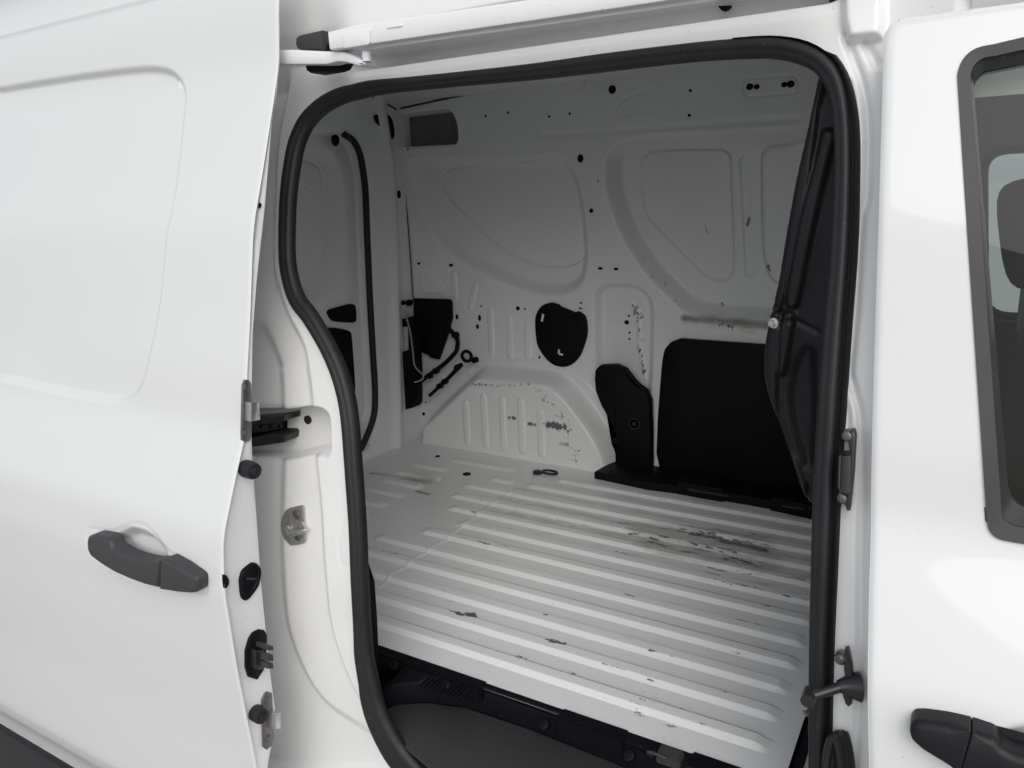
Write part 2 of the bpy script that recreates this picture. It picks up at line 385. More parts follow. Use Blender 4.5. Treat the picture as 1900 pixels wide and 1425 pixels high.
B('wear', [(1100, 1260), (1400, 1360)], 0.24, 0.0195)
rs = np.random.RandomState(4)
for k in range(70):                                  # drag scratches along the load floor
    x, y = rs.uniform(-1.5, -.3), rs.choice(RIB_Y) + rs.normal(0, .022); L_ = rs.uniform(.01, .07)
    F.blob('wear', [(x, y), (x + L_, y + rs.normal(0, .003))], rs.uniform(.42, .7), rs.uniform(.003, .006))
for k in range(30):
    x, y = rs.normal(-.62, .16), rs.normal(1.98, .07); L_ = rs.uniform(.02, .07)
    F.blob('wear', [(x, y), (x + L_, y + rs.normal(0, .004))], rs.uniform(.55, .85), rs.uniform(.004, .010))
for y in RIB_Y: F.blob('grime', [(-1.5, y + .028), (-.25, y + .028)], .22, .010)
floor = F.build('cargo_floor', FLOORM, van)
# dark round bungs and the lashing ring let into the floor
for (x, y, r) in [(866, 880, 8), (812, 847, 5)]:
    c = zf.px(x, y); plate('floor_bung', ell(c[0], c[1], .0155 if r > 6 else .010, .0155 if r > 6 else .010, 20), zf, .003, PLASTIC, floor, .001, px=False)
bm = bmesh.new(); c = P3(1020, 879, zf, .006)
pts = [c + Vector((math.cos(a) * .030, math.sin(a) * .017, 0)) for a in np.linspace(0, 2 * math.pi, 24, endpoint=False)]
tube('', pts, .0045, None, None, 8, closed=True, bm=bm)
lathe(bm, P3(997, 879, zf, .001), (0, 0, 1), [(.017, 0), (.017, .008), (.012, .012), (.004, .0125)], 18)
from_bm('lashing_ring', bm, SATIN, floor)
# small bung and screw by the bulkhead
bm = bmesh.new(); lathe(bm, P3(1497, 1326, ZS(-1.0), 0), (0, 0, 1), [(.008, 0), (.008, .004), (.005, .006), (.001, .006)], 14); from_bm('screw', bm, ZINC, floor)

# ------------------------------------------------------------------ far cargo wall
YW = 2.52; ws = YS(YW)
F = Field(ws, -1.985, -.18, -1.0, .40, .003)
q = lambda pts, s=ws: [s.px(*p) for p in pts]
panelA = smooth_poly(q([(757, 300), (775, 375), (812, 448), (862, 490), (925, 524), (985, 546), (1040, 550), (1078, 532), (1092, 490), (1090, 420), (1076, 340), (1055, 298), (1020, 285), (900, 292), (800, 290)]), True, 5)
F.poly(panelA, -.048, .045, 'in')
lineA = smooth_poly(q([(808, 328), (817, 316), (838, 310), (938, 302), (1025, 296), (1050, 303), (1066, 337), (1076, 387), (1084, 440), (1076, 470), (1058, 490), (1026, 497), (988, 493), (940, 476), (890, 440), (830, 378), (812, 350)]), True, 5)
F.line(lineA + lineA[:1], -.009, .003); F.poly(lineA, -.002, .01)
outB = smooth_poly(q([(1121, 290), (1118, 337), (1135, 404), (1158, 455), (1190, 505), (1235, 553), (1272, 583), (1320, 597), (1421, 606), (1520, 612), (1620, 560), (1640, 260), (1540, 232), (1400, 236), (1202, 246), (1150, 258)]), True, 5)
F.poly(outB, -.058, .058, 'in')
inB = smooth_poly(q([(1177, 312), (1184, 290), (1202, 279), (1260, 276), (1330, 276), (1347, 290), (1352, 400), (1355, 500), (1342, 521), (1321, 524), (1295, 511), (1263, 478), (1216, 431), (1189, 397), (1179, 345)]), True, 5)
F.line(inB + inB[:1], -.009, .003)
inC = smooth_poly(q([(1407, 295), (1418, 272), (1450, 267), (1600, 267), (1620, 400), (1600, 540), (1440, 530), (1418, 505), (1409, 450)]), True, 5)
F.line(inC + inC[:1], -.009, .003)
F.poly(capsule(*q([(1372, 298), (1383, 510)]), .014), -.004, .008)
F.line(q([(1005, 252), (1130, 243), (1480, 220)]), -.005, .011)
F.poly(round_poly(q([(1378, 143), (1480, 138), (1484, 172), (1382, 182)]), .022), .0, .006)
c_ = round_poly(q([(1378, 146), (1480, 139), (1484, 171), (1382, 181)]), .024); F.line(c_ + c_[:1], -.004, .004)
F.line(q([(1000, 158), (1000, 212), (1012, 231), (1060, 231), (1085, 200)]), -.003, .004)
F.line(q([(1142, 200), (1160, 182), (1210, 165)]), -.002, .004); F.line(q([(1142, 200), (1150, 213), (1215, 208)]), -.002, .004)
F.line(q([(865, 236), (864, 248), (890, 250)]), -.002, .004)
vent = round_poly(q([(735, 214), (830, 202), (842, 215), (849, 240), (848, 267), (745, 272), (738, 262)]), .02)
F.poly(vent, -.055, .007)
# pressed pillar recess
rec = smooth_poly(q([(1100, 558), (1103, 537), (1118, 525), (1153, 522), (1185, 528), (1206, 546), (1215, 573), (1214, 646), (1211, 720), (1200, 820), (1165, 830), (1147, 785), (1118, 750), (1106, 729), (1101, 646)]), True, 5)
F.poly(rec, -.030, .03, 'in')
F.line(q([(1168, 566), (1181, 582), (1181, 646), (1192, 705)]), .004, .006)
for a, b_, r in [((842, 510), (845, 548), .012), ((882, 531), (873, 568), .012), ((910, 577), (912, 655), .0125), ((945, 592), (947, 658), .0125), ((979, 607), (981, 658), .0135)]:
    F.poly(capsule(*q([a, b_]), r), .005, .006)
F.poly(smooth_poly(q([(780, 508), (795, 503), (824, 532), (822, 542), (785, 540)]), True, 4), .004, .008)
# wheel housing, standing into the bay
wl = q([(870, 690), (892, 667), (963, 667), (1014, 675), (1052, 690), (1090, 715), (1140, 778), (1146, 800)]); F.line(smooth_poly(wl, False, 5), .004, .006)
whs = YS(2.49); hump = q([(780, 900), (784, 816), (788, 780), (801, 765), (845, 722), (887, 684), (913, 680), (1014, 688), (1043, 699), (1077, 731), (1115, 783), (1137, 820), (1148, 850), (1152, 900)], whs)
F.poly(smooth_poly(hump, True, 5), .088, .045, 'in')
wf = YS(2.455)
for a, b_, r in [((870, 747), (874, 815), .013), ((903, 735), (908, 823), .013), ((937, 740), (941, 828), .013), ((972, 744), (975, 833), .0135), ((1008, 764), (1011, 838), .013)]:
    F.poly(capsule(*q([a, b_], wf), r), .006, .007)
F.line(q([(830, 838), (900, 842), (1000, 858), (1100, 880)], wf), -.003, .005)
wb = lambda nm, pts, a, w: F.blob(nm, q(pts, wf), a, w)
wb('wear', [(1020, 784), (1052, 788)], 0.94, 0.0192); wb('wear', [(950, 772), (960, 773)], 0.85, 0.0096); wb('wear', [(985, 783), (998, 785)], 0.78, 0.0096)
wb('wear', [(1005, 722), (1040, 755), (1055, 790), (1065, 820), (1075, 850)], 0.42, 0.0320); wb('wear', [(880, 712), (990, 712)], 0.55, 0.0128)
wb('wear', [(820, 760), (850, 745)], 0.39, 0.0320); wb('grime', [(1045, 820), (1058, 822)], .9, .01); wb('wear', [(1030, 870), (1090, 876)], 0.52, 0.0192)
F.blob('grime', q([(1270, 590), (1340, 598), (1430, 606)]), 1.05, .017); F.blob('grime', q([(1275, 592), (1430, 612)]), .45, .04)
F.blob('wear', q([(1330, 568), (1330, 570)]), 0.65, 0.0128); F.blob('wear', q([(1330, 600), (1360, 606)]), 0.65, 0.0128); F.blob('wear', q([(1382, 410), (1378, 420)]), 0.72, 0.0112); F.blob('wear', q([(1300, 421), (1302, 432)]), 0.78, 0.0080)
F.blob('wear', q([(1170, 568), (1185, 580), (1182, 640), (1190, 700)]), 0.55, 0.0144); F.blob('wear', q([(1418, 498), (1420, 505)]), 0.91, 0.0080)
F.blob('wear', q([(1180, 470), (1270, 580)]), 0.38, 0.0156)
F.H += .0007 * np.sin(F.U * 23 + 2 * np.sin(F.V * 9)) * np.sin(F.V * 17 + 1.3)          # oil-canning of the thin steel
for x0, y0, x1, y1, n_ in ((1100, 560, 1105, 720, 7), (900, 668, 1000, 668, 6), (760, 290, 1470, 246, 16), (1225, 612, 1420, 622, 9)):
    for k in range(n_):
        c = ws.px(x0 + (x1 - x0) * k / (n_ - 1), y0 + (y1 - y0) * k / (n_ - 1)); F.poly(ell(c[0], c[1], .004, .004, 10), -.0012, .004)   # spot welds
wall = F.build('cargo_side_wall', INNER, van)
WF = F
holes = [(1136, 166, 6, 7), (1391, 161, 5, 5), (1404, 161, 4, 4), (1455, 157, 4, 4), (1467, 156, 5.2, 5.2), (1281, 168, 2.3, 2.3), (1279, 214, 2.5, 2.5), (1077, 294, 5, 7), (1097, 391, 3.6, 4), (901, 215, 2, 2.3), (943, 209, 2, 2.3),
         (1019, 216, 2, 2.3), (1057, 211, 2, 2.3), (757, 277, 2, 2), (777, 489, 3.6, 2.6), (837, 492, 4.5, 3.3), (1114, 498, 4.2, 2.5), (1143, 499, 4.2, 2.5), (961, 572, 3.6, 4), (974, 573, 1.8, 1.8), (848, 588, 2.7, 5.5), (890, 590, 3, 6.5),
         (886, 606, 3, 5), (893, 568, 1.8, 1.8), (1112, 609, 5.6, 5.6), (1112, 628, 4.2, 4.2), (1163, 598, 4, 4), (1167, 586, 2, 2), (1168, 617, 2, 2), (1168, 629, 2, 2), (1001, 663, 1.8, 3), (786, 768, 3.5, 4), (790, 746, 1.8, 1.8), (1078, 562, 2, 2), (1077, 572, 3, 1.6), (1110, 336, 1.5, 1.5)]
for (x, y, rx, ry) in holes:
    c = ws.px(x, y); h = WF.at(*c)
    s2 = YS(YW - h); c = s2.px(x, y); k = YW / 1424 * 1.12
    plate('wall_hole_disc', ell(c[0], c[1], rx * k * 1.15, ry * k, 14), s2, .0012, PLASTIC, wall, .0004, px=False)  # black disc stands for the darkness of a hole; many are plugged
# vent back plate is a darker felt behind the opening
plate('vent_flap', [(p[0] * .97 - .06, p[1] * .94 + .012) for p in vent], YS(YW + .053), .003, mat('grey_felt', (.16, .16, .16), .95, vary=(30, .3)), wall, px=False)
# round cover
rc = [(995, 606), (996, 586), (1006, 568), (1024, 561), (1039, 565), (1041.5, 568), (1069, 579), (1074, 577), (1087, 586), (1091, 606), (1089.5, 626.5), (1079, 657), (1064, 674.5), (1046.5, 680), (1026, 674.5), (1009, 657), (998.5, 636.6)]
ob = plate('round_access_cover', rc, ws, .012, PLASTIC, wall, .004, sm=4)
plate('cover_slot', [(1003.5, 596), (1006, 582), (1010, 583), (1007, 597)], YS(YW - .0125), .001, INNER, wall, .0003)
for pp_ in ([(1036, 648), (1039, 649), (1038, 657), (1035, 656)], [(1038, 655), (1045, 657), (1044, 660), (1037, 658)]):
    plate('cover_slot', pp_, YS(YW - .0125), .001, INNER, wall, .0003)
# big lining board, pillar boot and foot strip
board = q([(1221, 838), (1224, 764), (1231, 676), (1236, 648), (1248, 633), (1265, 627), (1421, 638), (1600, 650), (1640, 700), (1640, 980), (1440, 965), (1290, 925), (1250, 902), (1228, 872)])
bd = plate('lining_board', smooth_poly(board[:5], False, 4) + board[5:10] + smooth_poly(board[10:], False, 4), ws, .02, PLASTIC, wall, .004, px=False)
boot = [(1110, 700), (1111, 684), (1119, 675), (1148, 674), (1165, 682), (1180, 702), (1190, 712), (1204, 722), (1211, 740), (1213, 800), (1213, 905), (1148, 900), (1148, 800), (1140, 780), (1122, 748), (1112, 722)]
bt = plate('pillar_boot', boot, YS(2.50), .035, PLASTIC, wall, .006)
ys = YS(2.465)
bm = bmesh.new(); lathe(bm, P3(1177, 786, ys), (0, -1, 0), [(.021, 0), (.021, .003), (.017, .003), (.015, -.001), (.009, -.001), (.008, .004), (.002, .005)], 20); from_bm('boot_cap', bm, SATIN, wall)
bm = bmesh.new(); lathe(bm, P3(1142, 817, YS(2.47)), (0, -1, 0), [(.013, 0), (.013, .008), (.010, .010), (.002, .010)], 16); from_bm('boot_clip', bm, PLASTIC, wall)
# foot strip along the board, on the floor
zt = ZS(-1.0)
for i, (pp_, hgt) in enumerate([([(1103, 888), (1142, 866), (1260, 884), (1262, 917), (1200, 909)], .028), ([(1262, 886), (1345, 905), (1342, 932), (1258, 917)], .045), ([(1345, 903), (1432, 922), (1430, 945), (1340, 929)], .03), ([(1432, 918), (1560, 945), (1560, 975), (1429, 947)], .045)]):
    plate('foot_strip', pp_, zt, hgt, PLASTIC, wall, .006)
plate('foot_strip_rib', [(1275, 905), (1350, 918), (1350, 922), (1275, 909)], ZS(-.955), .0015, STEP, wall, .0005)
plate('foot_strip_rib', [(1450, 935), (1490, 942), (1490, 946), (1452, 940)], ZS(-.955), .0015, STEP, wall, .0005)

# square tool cover
sc_ = [(771, 553), (836, 555), (840, 560), (841, 589), (837, 606), (829, 632), (817, 666), (801.5, 663), (796, 653), (781, 652), (770, 645)]
plate('tool_cover', sc_, YS(2.505), .014, PLASTIC, wall, .004)

# ------------------------------------------------------------------ tail end of the bay: rear pillar and rear door
XR = -1.98; xs = XS(XR)
F = Field(xs, 1.23, 2.62, -1.0, .38, .005)
qr = lambda pts: [xs.px(*p) for p in pts]
strip = [(637, 249), (655, 262), (668, 290), (677, 350), (681, 450), (686, 560), (691, 650), (695, 720), (694, 765), (684, 800), (668, 835)]
sp_uv = smooth_poly(qr(strip), False, 5)
F.poly([(1.0, sp_uv[0][1] + .02), (1.0, -1.1), (sp_uv[-1][0], -1.1)] + sp_uv[::-1], -.045, .012)
win = smooth_poly(qr([(500, 300), (579, 296), (601, 298), (618, 310), (625, 337), (628, 440), (626, 473), (615, 496), (597, 516), (567, 523), (500, 525)]), True, 4)
F.line(win + win[:1], -.006, .006)
wout = smooth_poly(qr([(480, 275), (600, 277), (635, 300), (646, 340), (652, 440), (645, 510), (620, 540), (580, 548), (480, 550)]), True, 4)
F.poly(wout, -.02, .06)
# rounded pillar: a ridge that falls away on both sides
rid = qr([(705, 195), (722, 300), (730, 450), (735, 620), (738, 840)])
R_ = np.interp(F.V, [p[1] for p in rid[::-1]], [p[0] for p in rid[::-1]])
F.H += .016 * np.exp(-((F.U - R_) / .028) ** 2)
F.blob('grime', qr([(680, 790), (680, 830)]), .6, .03); F.blob('wear', qr([(750, 640), (735, 740)]), .2, .06); F.blob('wear', qr([(590, 345), (600, 335)]), .32, .03)
rear = F.build('rear_pillar', INNER, van, flip=False)
tube('rear_door_seal', [Vector((XR + .002, u, v)) for u, v in sp_uv], .0125, RUBBER, rear)
plate('rear_upper_hole_plate', qr([(622.5, 581), (629, 574), (663, 565), (671, 566), (674, 572), (675, 594), (669, 600), (633, 597)]), XS(XR - .045), .01, PLASTIC, rear, .003, px=False, sm=3)  # open hole in the rear door, its darkness put in as a black plate
plate('rear_lower_hole_plate', smooth_poly(qr([(540, 640), (600, 617), (627.6, 609), (655, 613), (665, 620), (669, 667), (672, 723), (666, 750), (640, 800), (540, 800)]), True, 4), XS(XR - .045), .012, PLASTIC, rear, .004, px=False)  # larger open hole below, likewise filled by a black plate for its darkness
for pp_ in ([(692, 214), (705, 213), (710, 222), (707, 232), (702, 234), (694, 226)], [(714, 213), (724, 219), (729, 236), (730, 253), (724, 259), (715.6, 249), (709.5, 239)], [(736, 361 - 7), (740, 354), (742, 361), (740, 368), (736, 366)], [(623, 252), (633, 250), (637, 260), (633, 270), (625, 268)]):
    plate('pillar_hole_plate', qr(pp_), XS(XR + (.004 if pp_[0][0] > 650 else -.02)), .002, PLASTIC, rear, .0006, px=False, sm=3)  # black plates stand for the dark insides of small holes
# dark foot of the door seal
plate('seal_foot', [(668, 838), (675, 818), (700, 814), (705, 826), (690, 836), (678, 842)], ZS(-1.0), .02, PLASTIC, rear, .004)
# corner seam between wall and pillar
tube('corner_seam', sweep3([P3(x, y, YS(2.515)) + Vector((.003, 0, 0)) for x, y in [(735, 205), (745, 300), (757, 430), (766, 560)]]), .0022, SATIN, rear, 6)

# ------------------------------------------------------------------ roof skin inside the bay, underside visible
bm = bmesh.new(); prev = None; NR = 24
for i in range(NR + 1):
    y = 1.25 + (2.60 - 1.25) * i / NR; zc = .345 + .05 * math.sin(math.pi * i / NR) ** .7
    row = [bm.verts.new((x, y, zc)) for x in np.linspace(-2.0, -.1, 12)]
    if prev:
        for a in range(11): bm.faces.new((prev[a], prev[a + 1], row[a + 1], row[a]))
    prev = row
roof = from_bm('roof_panel', bm, INNER, van)
tube('roof_seam', [P3(735, 203, ws), P3(870, 174, ws), P3(1000, 154, ws), P3(1110, 138, ws)], .004, SATIN, roof, 6)
tube('roof_seam', [P3(735, 203, xs) , P3(712, 190, xs), P3(690, 179, xs)], .004, SATIN, roof, 6)
plate('roof_bracket', [(1003, 152), (1088, 140), (1083, 165), (1030, 172), (1000, 168)], ws, .006, INNER, roof, .002)

# ------------------------------------------------------------------ bulkhead with moulded cover towards the doorway
YB = 1.26; bs = YS(YB)
qb = lambda pts: [bs.px(*p) for p in pts]
sil = [(1530, 100), (1521, 135), (1500, 240), (1480, 330), (1462, 430), (1447, 520), (1438, 557), (1428, 600), (1420, 650), (1420, 690), (1426, 722), (1438, 755), (1453, 792), (1475, 850), (1503, 925), (1520, 960)]
su = smooth_poly(qb(sil), False, 4)
sv = [p[1] for p in su[::-1]]; sx = [p[0] for p in su[::-1]]
F = Field(bs, -.36, -.125, -.5, .262, .003)
F.H += np.clip((F.U + .30) * .22, 0, .05) * np.clip((.22 - F.V) / .3, .15, 1)
lo = F.V < bs.px(1450, 585)[1]
F.poly(smooth_poly(qb([(1533, 243), (1545, 242), (1556, 250), (1545, 290), (1527, 367), (1511, 441), (1487, 558), (1476, 568), (1466, 558), (1466, 540), (1490, 410), (1514, 318), (1531, 250)]), True, 3), .018, .008)
F.poly(smooth_poly(qb([(1460, 579), (1471, 574), (1478, 579), (1478, 592), (1466, 663), (1458, 692), (1450, 684), (1453, 610)]), True, 3), .016, .008)
F.poly(qb([(1480, 60), (1560, 60), (1520, 200), (1508, 320), (1459, 546), (1450, 575), (1380, 575), (1440, 300)]), .010, .006)
F.poly(smooth_poly(qb([(1400, 580), (1447, 592), (1449, 640), (1446, 760), (1470, 830), (1500, 915), (1400, 915)]), True, 3), .013, .008)
F.poly(smooth_poly(qb([(1470, 720), (1500, 640), (1515, 700), (1510, 860), (1480, 800)]), True, 3), -.012, .02)
F.line(qb([(1437, 560), (1452, 575), (1450, 588), (1480, 592), (1525, 612)]), -.006, .003)
Xs = np.interp(F.V, sv, sx); F.keep &= (F.U > Xs - .003); F.U = np.maximum(F.U, Xs)
d_ = np.clip((F.U - Xs) / .012, 0, 1); F.H = F.H - .014 * (1 - np.sqrt(1 - (1 - d_) ** 2))
bulk = F.build('bulkhead_cover', TRIM, van)
bm = bmesh.new(); prev = None                      # the partition itself runs on across the van
for x, z in [(-.196, -1.0), (-.196, sv[0] - .05)] + list(zip(sx, sv)) + [(sx[-1], .42)]:
    low = z < sv[0] - .01
    row = [bm.verts.new((x + .002 + k, y, z)) for y, k in ((1.46 if low else YB + .012, 0), (1.50 if low else YB + .06, .0 if low else .012), (1.9, .012), (2.55, .012))]
    if prev:
        for a in range(3): bm.faces.new((prev[a], prev[a + 1], row[a + 1], row[a]))
    prev = row
from_bm('bulkhead', bm, TRIM, van)
bm = bmesh.new(); o = P3(1441, 596, bs, .0); o.y = YB - .02; lathe(bm, o, (-.35, -1, 0), [(.0055, -.004), (.0055, .009), (.001, .0095)], 6)
lathe(bm, o, (-.35, -1, 0), [(.0085, -.004), (.0085, .0015), (.007, .002)], 18); from_bm('bulkhead_bolt', bm, ZINC, bulk)
# blank lower part of the bulkhead in front of the floor edge
bm = bmesh.new(); box(bm, -.190, -.16, 1.46, 2.5, -1.25, -.45, 0); box(bm, -.12, -.10, 1.20, 1.5, -1.2, -.3, 0); from_bm('bulkhead_foot', bm, PLASTIC, van)

# ------------------------------------------------------------------ door sill: dark trim and step
zs = ZS(-1.065)
stp = [(709, 1334), (716, 1321), (735, 1313), (791, 1309), (865, 1319), (983, 1359), (1135, 1420), (1230, 1462), (1420, 1560), (1560, 1700), (1100, 1600), (900, 1495), (800, 1432), (762, 1400), (733, 1370), (716, 1348)]
plate('step_mat', stp, zs, .003, STEP, van, .001, h0=.004, rnd=.01)
plate('step_well', [(690, 1240), (692, 1320), (704, 1366), (732, 1396), (785, 1436), (900, 1510), (1100, 1625), (1560, 1800), (1560, 1500), (1230, 1440), (900, 1300)], ZS(-1.10), .035, PLASTIC, van, .004)
bm = bmesh.new(); box(bm, -1.30, -.19, 1.168, 2.6, -1.11, -1.012, 0); from_bm('floor_pan', bm, PLASTIC, van)
ysl = YS(1.163)
top_edge = [ysl.px(*p)[0] for p in ((700, 1207), (897, 1272), (1037, 1330), (1163, 1368), (1400, 1450))]
bm = bmesh.new()
for k in range(60):          # sill trim face, gently waved along its length
    pass
wave = smooth_poly([zs.px(*p) for p in [(690, 1350), (712, 1320), (735, 1311), (791, 1306), (865, 1317), (983, 1357), (1135, 1419), (1230, 1462), (1500, 1580)]], False, 8)
rows = []
for (x, y) in wave:
    xt = max(min(x, -.20), -1.09)
    rows.append([bm.verts.new(c) for c in ((x, y, -1.066), (x, y + .001, -1.022), (x, y + .005, -1.012), (xt, max(1.150, y), -1.004), (xt, 1.166, -.9985), (xt, 1.178, -.9985), (xt, 1.178, -1.02))])
for A, B_ in zip(rows, rows[1:]):
    for k in range(6): bm.faces.new((A[k], A[k + 1], B_[k + 1], B_[k]))
sill = from_bm('sill_trim', bm, PLASTIC, van)
def sill_block(x0, x1, y0=1.148, y1=1.180, z0=-1.05, z1=-.996):
    bm = bmesh.new(); box(bm, x0, x1, y0, y1, z0, z1, .004); return from_bm('sill_block', bm, PLASTIC, sill)
def sx_at(x, y): return ysl.px(x, y)[0]
sill_block(-1.10, sx_at(897, 1272), 1.150, 1.184, -1.03, -.9965)
sill_block(sx_at(1037, 1330), sx_at(1163, 1368), 1.151, 1.183, -1.045, -.9965)
sill_block(sx_at(1278, 1405), -.2, 1.151, 1.186, -1.045)
for k in range(11):
    x = sx_at(806 + 7 * k, 1246 + 2.3 * k); bm = bmesh.new(); box(bm, x - .0014, x + .0014, 1.108, 1.160, -1.008, -1.0005, .0006); from_bm('sill_rib', bm, TRIM, sill)
for (x, y) in [(731, 1234), (827, 1270), (1009, 1344), (1167, 1402)]:   # push clips
    bm = bmesh.new(); o = P3(x, y, YS(1.142))
    lathe(bm, o, (0, -.6, .8), [(.0105, -.006), (.0105, .003), (.008, .0045), (.006, .0045), (.0055, .002), (.001, .002)], 18); from_bm('sill_clip', bm, PLASTIC, sill)
bm = bmesh.new(); o = P3(1240, 1412, YS(1.14)); box(bm, o.x - .022, o.x + .022, 1.135, 1.165, o.z - .01, o.z + .012, .003)
tube('', sweep3([o + Vector((-.035, .01, -.01)), o + Vector((-.037, -.006, .008)), o + Vector((-.02, -.01, .014)), o + Vector((0, -.01, .012))]), .003, None, None, 8, bm=bm)
from_bm('cable_plug', bm, GPLAST, sill)
# inner trim edge beside the seal
plate('door_pillar_trim', [(640, 1010), (672, 1018), (684, 1045), (695, 1078), (700, 1150), (707, 1330), (660, 1330)], YS(1.09), .02, PLASTIC, van, .006)

# ------------------------------------------------------------------ body side round the doorway
fs = YS(SL); ql = lambda pts: [fs.px(*p) for p in pts]
outer_px = [(735, 1425), (705, 1380), (682, 1320), (668, 1250), (662, 1150), (655, 1000), (645, 850), (637, 760), (622, 700), (600, 650), (570, 600), (542, 560), (526, 500), (524, 430), (528, 350), (541, 270), (562, 220), (595, 185), (640, 161), (700, 150), (850, 135), (1000, 118), (1150, 97), (1300, 80), (1400, 71), (1450, 71), (1500, 81), (1540, 106), (1565, 150), (1580, 220), (1583, 300), (1579, 450), (1568, 600), (1558, 750), (1549, 900), (1543, 1050), (1537, 1200), (1534, 1425)]
inner_px = [(808, 1425), (760, 1390), (725, 1340), (706, 1290), (699, 1200), (690, 1050), (674, 880), (664, 770), (655, 700), (636, 640), (608, 597), (580, 555), (563, 500), (556, 430), (560, 350), (575, 285), (600, 240), (640, 202), (690, 177), (850, 160), (1000, 147), (1150, 130), (1300, 113), (1420, 108), (1470, 117), (1510, 135), (1535, 165), (1545, 220), (1547, 300), (1541, 450), (1528, 600), (1517, 750), (1509, 900), (1504, 1050), (1501, 1200), (1500, 1425)]
outer = smooth_poly(ql([(1534, 1800), (1200, 1680), (900, 1560), (790, 1480)] + outer_px + [(1534, 1600)]), False, 5)
inner = smooth_poly(ql([(1500, 1740), (1200, 1610), (960, 1500), (870, 1458)] + inner_px + [(1500, 1600)]), False, 5)
def resamp(p, n):
    p = np.array(p); d = np.r_[0, np.cumsum(np.hypot(*np.diff(p, axis=0).T))]; s_ = np.linspace(0, d[-1], n)
    return np.stack([np.interp(s_, d, p[:, 0]), np.interp(s_, d, p[:, 1])], -1)
NS = 320
O_ = resamp(outer, NS); I_ = resamp(inner, 1500)
# match every outer station with its nearest inner point
mid, rad = [], []
for o in O_:
    k = np.argmin(((I_ - o) ** 2).sum(1)); i_ = I_[k]; L_ = np.hypot(*(o - i_)); mx_ = .0165 + .016 * min(1, max(0, (-.88 - o[1]) / .12)) * (o[0] < -.5); r_ = max(.008, min(mx_, L_ / 2)); mid.append(o + (i_ - o) / L_ * r_); rad.append(r_)
mid = np.array(mid); rad = np.convolve(np.pad(rad, 6, 'edge'), np.ones(13) / 13, 'valid')
opening = [tuple(p) for p in mid] 
F = Field(fs, -1.36, -.02, -1.32, .50, .003)
F.cut(opening)
c1 = smooth_poly(ql([(512, 200), (509, 300), (506, 440), (504, 503), (526, 579), (557, 642), (567, 693), (570, 743)]), False, 5)
body = F
# left of the ridge the pillar turns away towards the rear quarter
uL, vL = -1.40, None
polyL = smooth_poly(ql([(560, 60), (530, 160), (512, 250), (506, 350), (503, 440), (504, 503), (526, 579), (557, 642), (568, 700), (574, 760), (580, 850), (590, 950), (596, 1050), (606, 1150), (625, 1220), (655, 1290), (690, 1350), (730, 1400), (800, 1460)]), False, 5)
F.poly([(-1.6, .12)] + polyL + [(-1.6, -1.4)], -.022, .030)
polyM = smooth_poly(ql([(420, 560), (440, 580), (473, 617), (495, 665), (504, 693), (507, 743), (506, 860), (505, 900), (503, 1000), (507, 1100), (517, 1180), (550, 1265), (590, 1320), (650, 1362), (720, 1410), (800, 1470)]), False, 5)
F.poly([(-1.6, -.12)] + polyM + [(-1.6, -1.4)], -.018, .04)
F.poly(ql([(430, 690), (504, 690), (565, 682), (569, 760), (430, 760)]), .004, .010)
F.line(ql([(504, 690), (562, 681)]), .002, .004); 
F.line(ql([(640, 950), (628, 1000), (632, 1045), (655, 1058)]), -.0012, .006)
pocket = ql([(420, 768), (470, 769), (504.6, 768), (528, 765.6), (558, 760.6), (582, 758), (597, 760.6), (607, 769), (610.6, 784), (611.5, 834.7), (607, 845), (599, 846), (578.6, 845), (548, 851), (523, 857), (501, 859), (420, 857)])
F.poly(pocket, 0, .006, target=-.075)
# head of the doorway: flange, rail channel and roof skin
tgt = np.interp(F.V, [.232, .246, .262, .284, .296, .31, .36, .40, .50], [0, -.006, -.085, -.09, .03, .055, .06, .062, .02])
edgeX = np.clip((F.U + 1.16) / .12, 0, 1) * np.clip((-.185 - F.U) / .03, 0, 1); edgeX = edgeX * edgeX * (3 - 2 * edgeX)
tg2 = np.interp(F.V, [.20, .27, .33, .42, .50], [0, .0, .03, .062, .03])
up_ = F.V > .225
F.H = np.where(up_, F.H * np.clip((.27 - F.V) / .045, 0, 1) + tgt * edgeX + tg2 * (1 - edgeX), F.H)
# front shut face: rises outward towards the front door, with a drain channel
cg = smooth_poly(ql([(1568, 66), (1584, 110), (1598, 150), (1606, 190), (1611, 263), (1607, 368), (1598, 400), (1586, 584), (1576, 690), (1586, 729), (1597, 775), (1600, 900), (1597, 1000), (1597, 1200), (1590, 1425)]), False, 4)
F.line(cg, -.007, .0045)
cg2 = [(u - .016, v) for u, v in cg[8:42]]; F.line(cg2, -.003, .003)
hx = np.clip((F.U + .125 + .05 * np.clip(F.V + .1, 0, .3)) / .09, 0, 1); F.H += .032 * hx * (F.V < .30)
F.poly(ql([(1566, -60), (1640, -60), (1640, 40), (1636, 70), (1575, 75), (1568, 40)]), .02, .014)
F.line(ql([(1606, 80), (1626, 120)]), -.008, .005)
F.poly(ql([(1560, 1215), (1590, 1200), (1592, 1180)]), .001, .01)
bside = F.build('body_side', JAMB, van)
# roof side skin above, out of the rail recess
bm = bmesh.new(); prev = None                       # body rail carried on above the front door
for z in np.linspace(.10, .44, 40):
    y = float(SL(z)) - float(np.interp(z, [.10, .18, .205, .23, .27, .33, .42], [.0, .02, .035, .05, .055, .06, .064]))
    row = [bm.verts.new((x, y, z)) for x in (-.03, .0, .3, 1.2)]
    if prev:
        for a in range(3): bm.faces.new((prev[a], prev[a + 1], row[a + 1], row[a]))
    prev = row
from_bm('roof_side_rail', bm, JAMB, van)
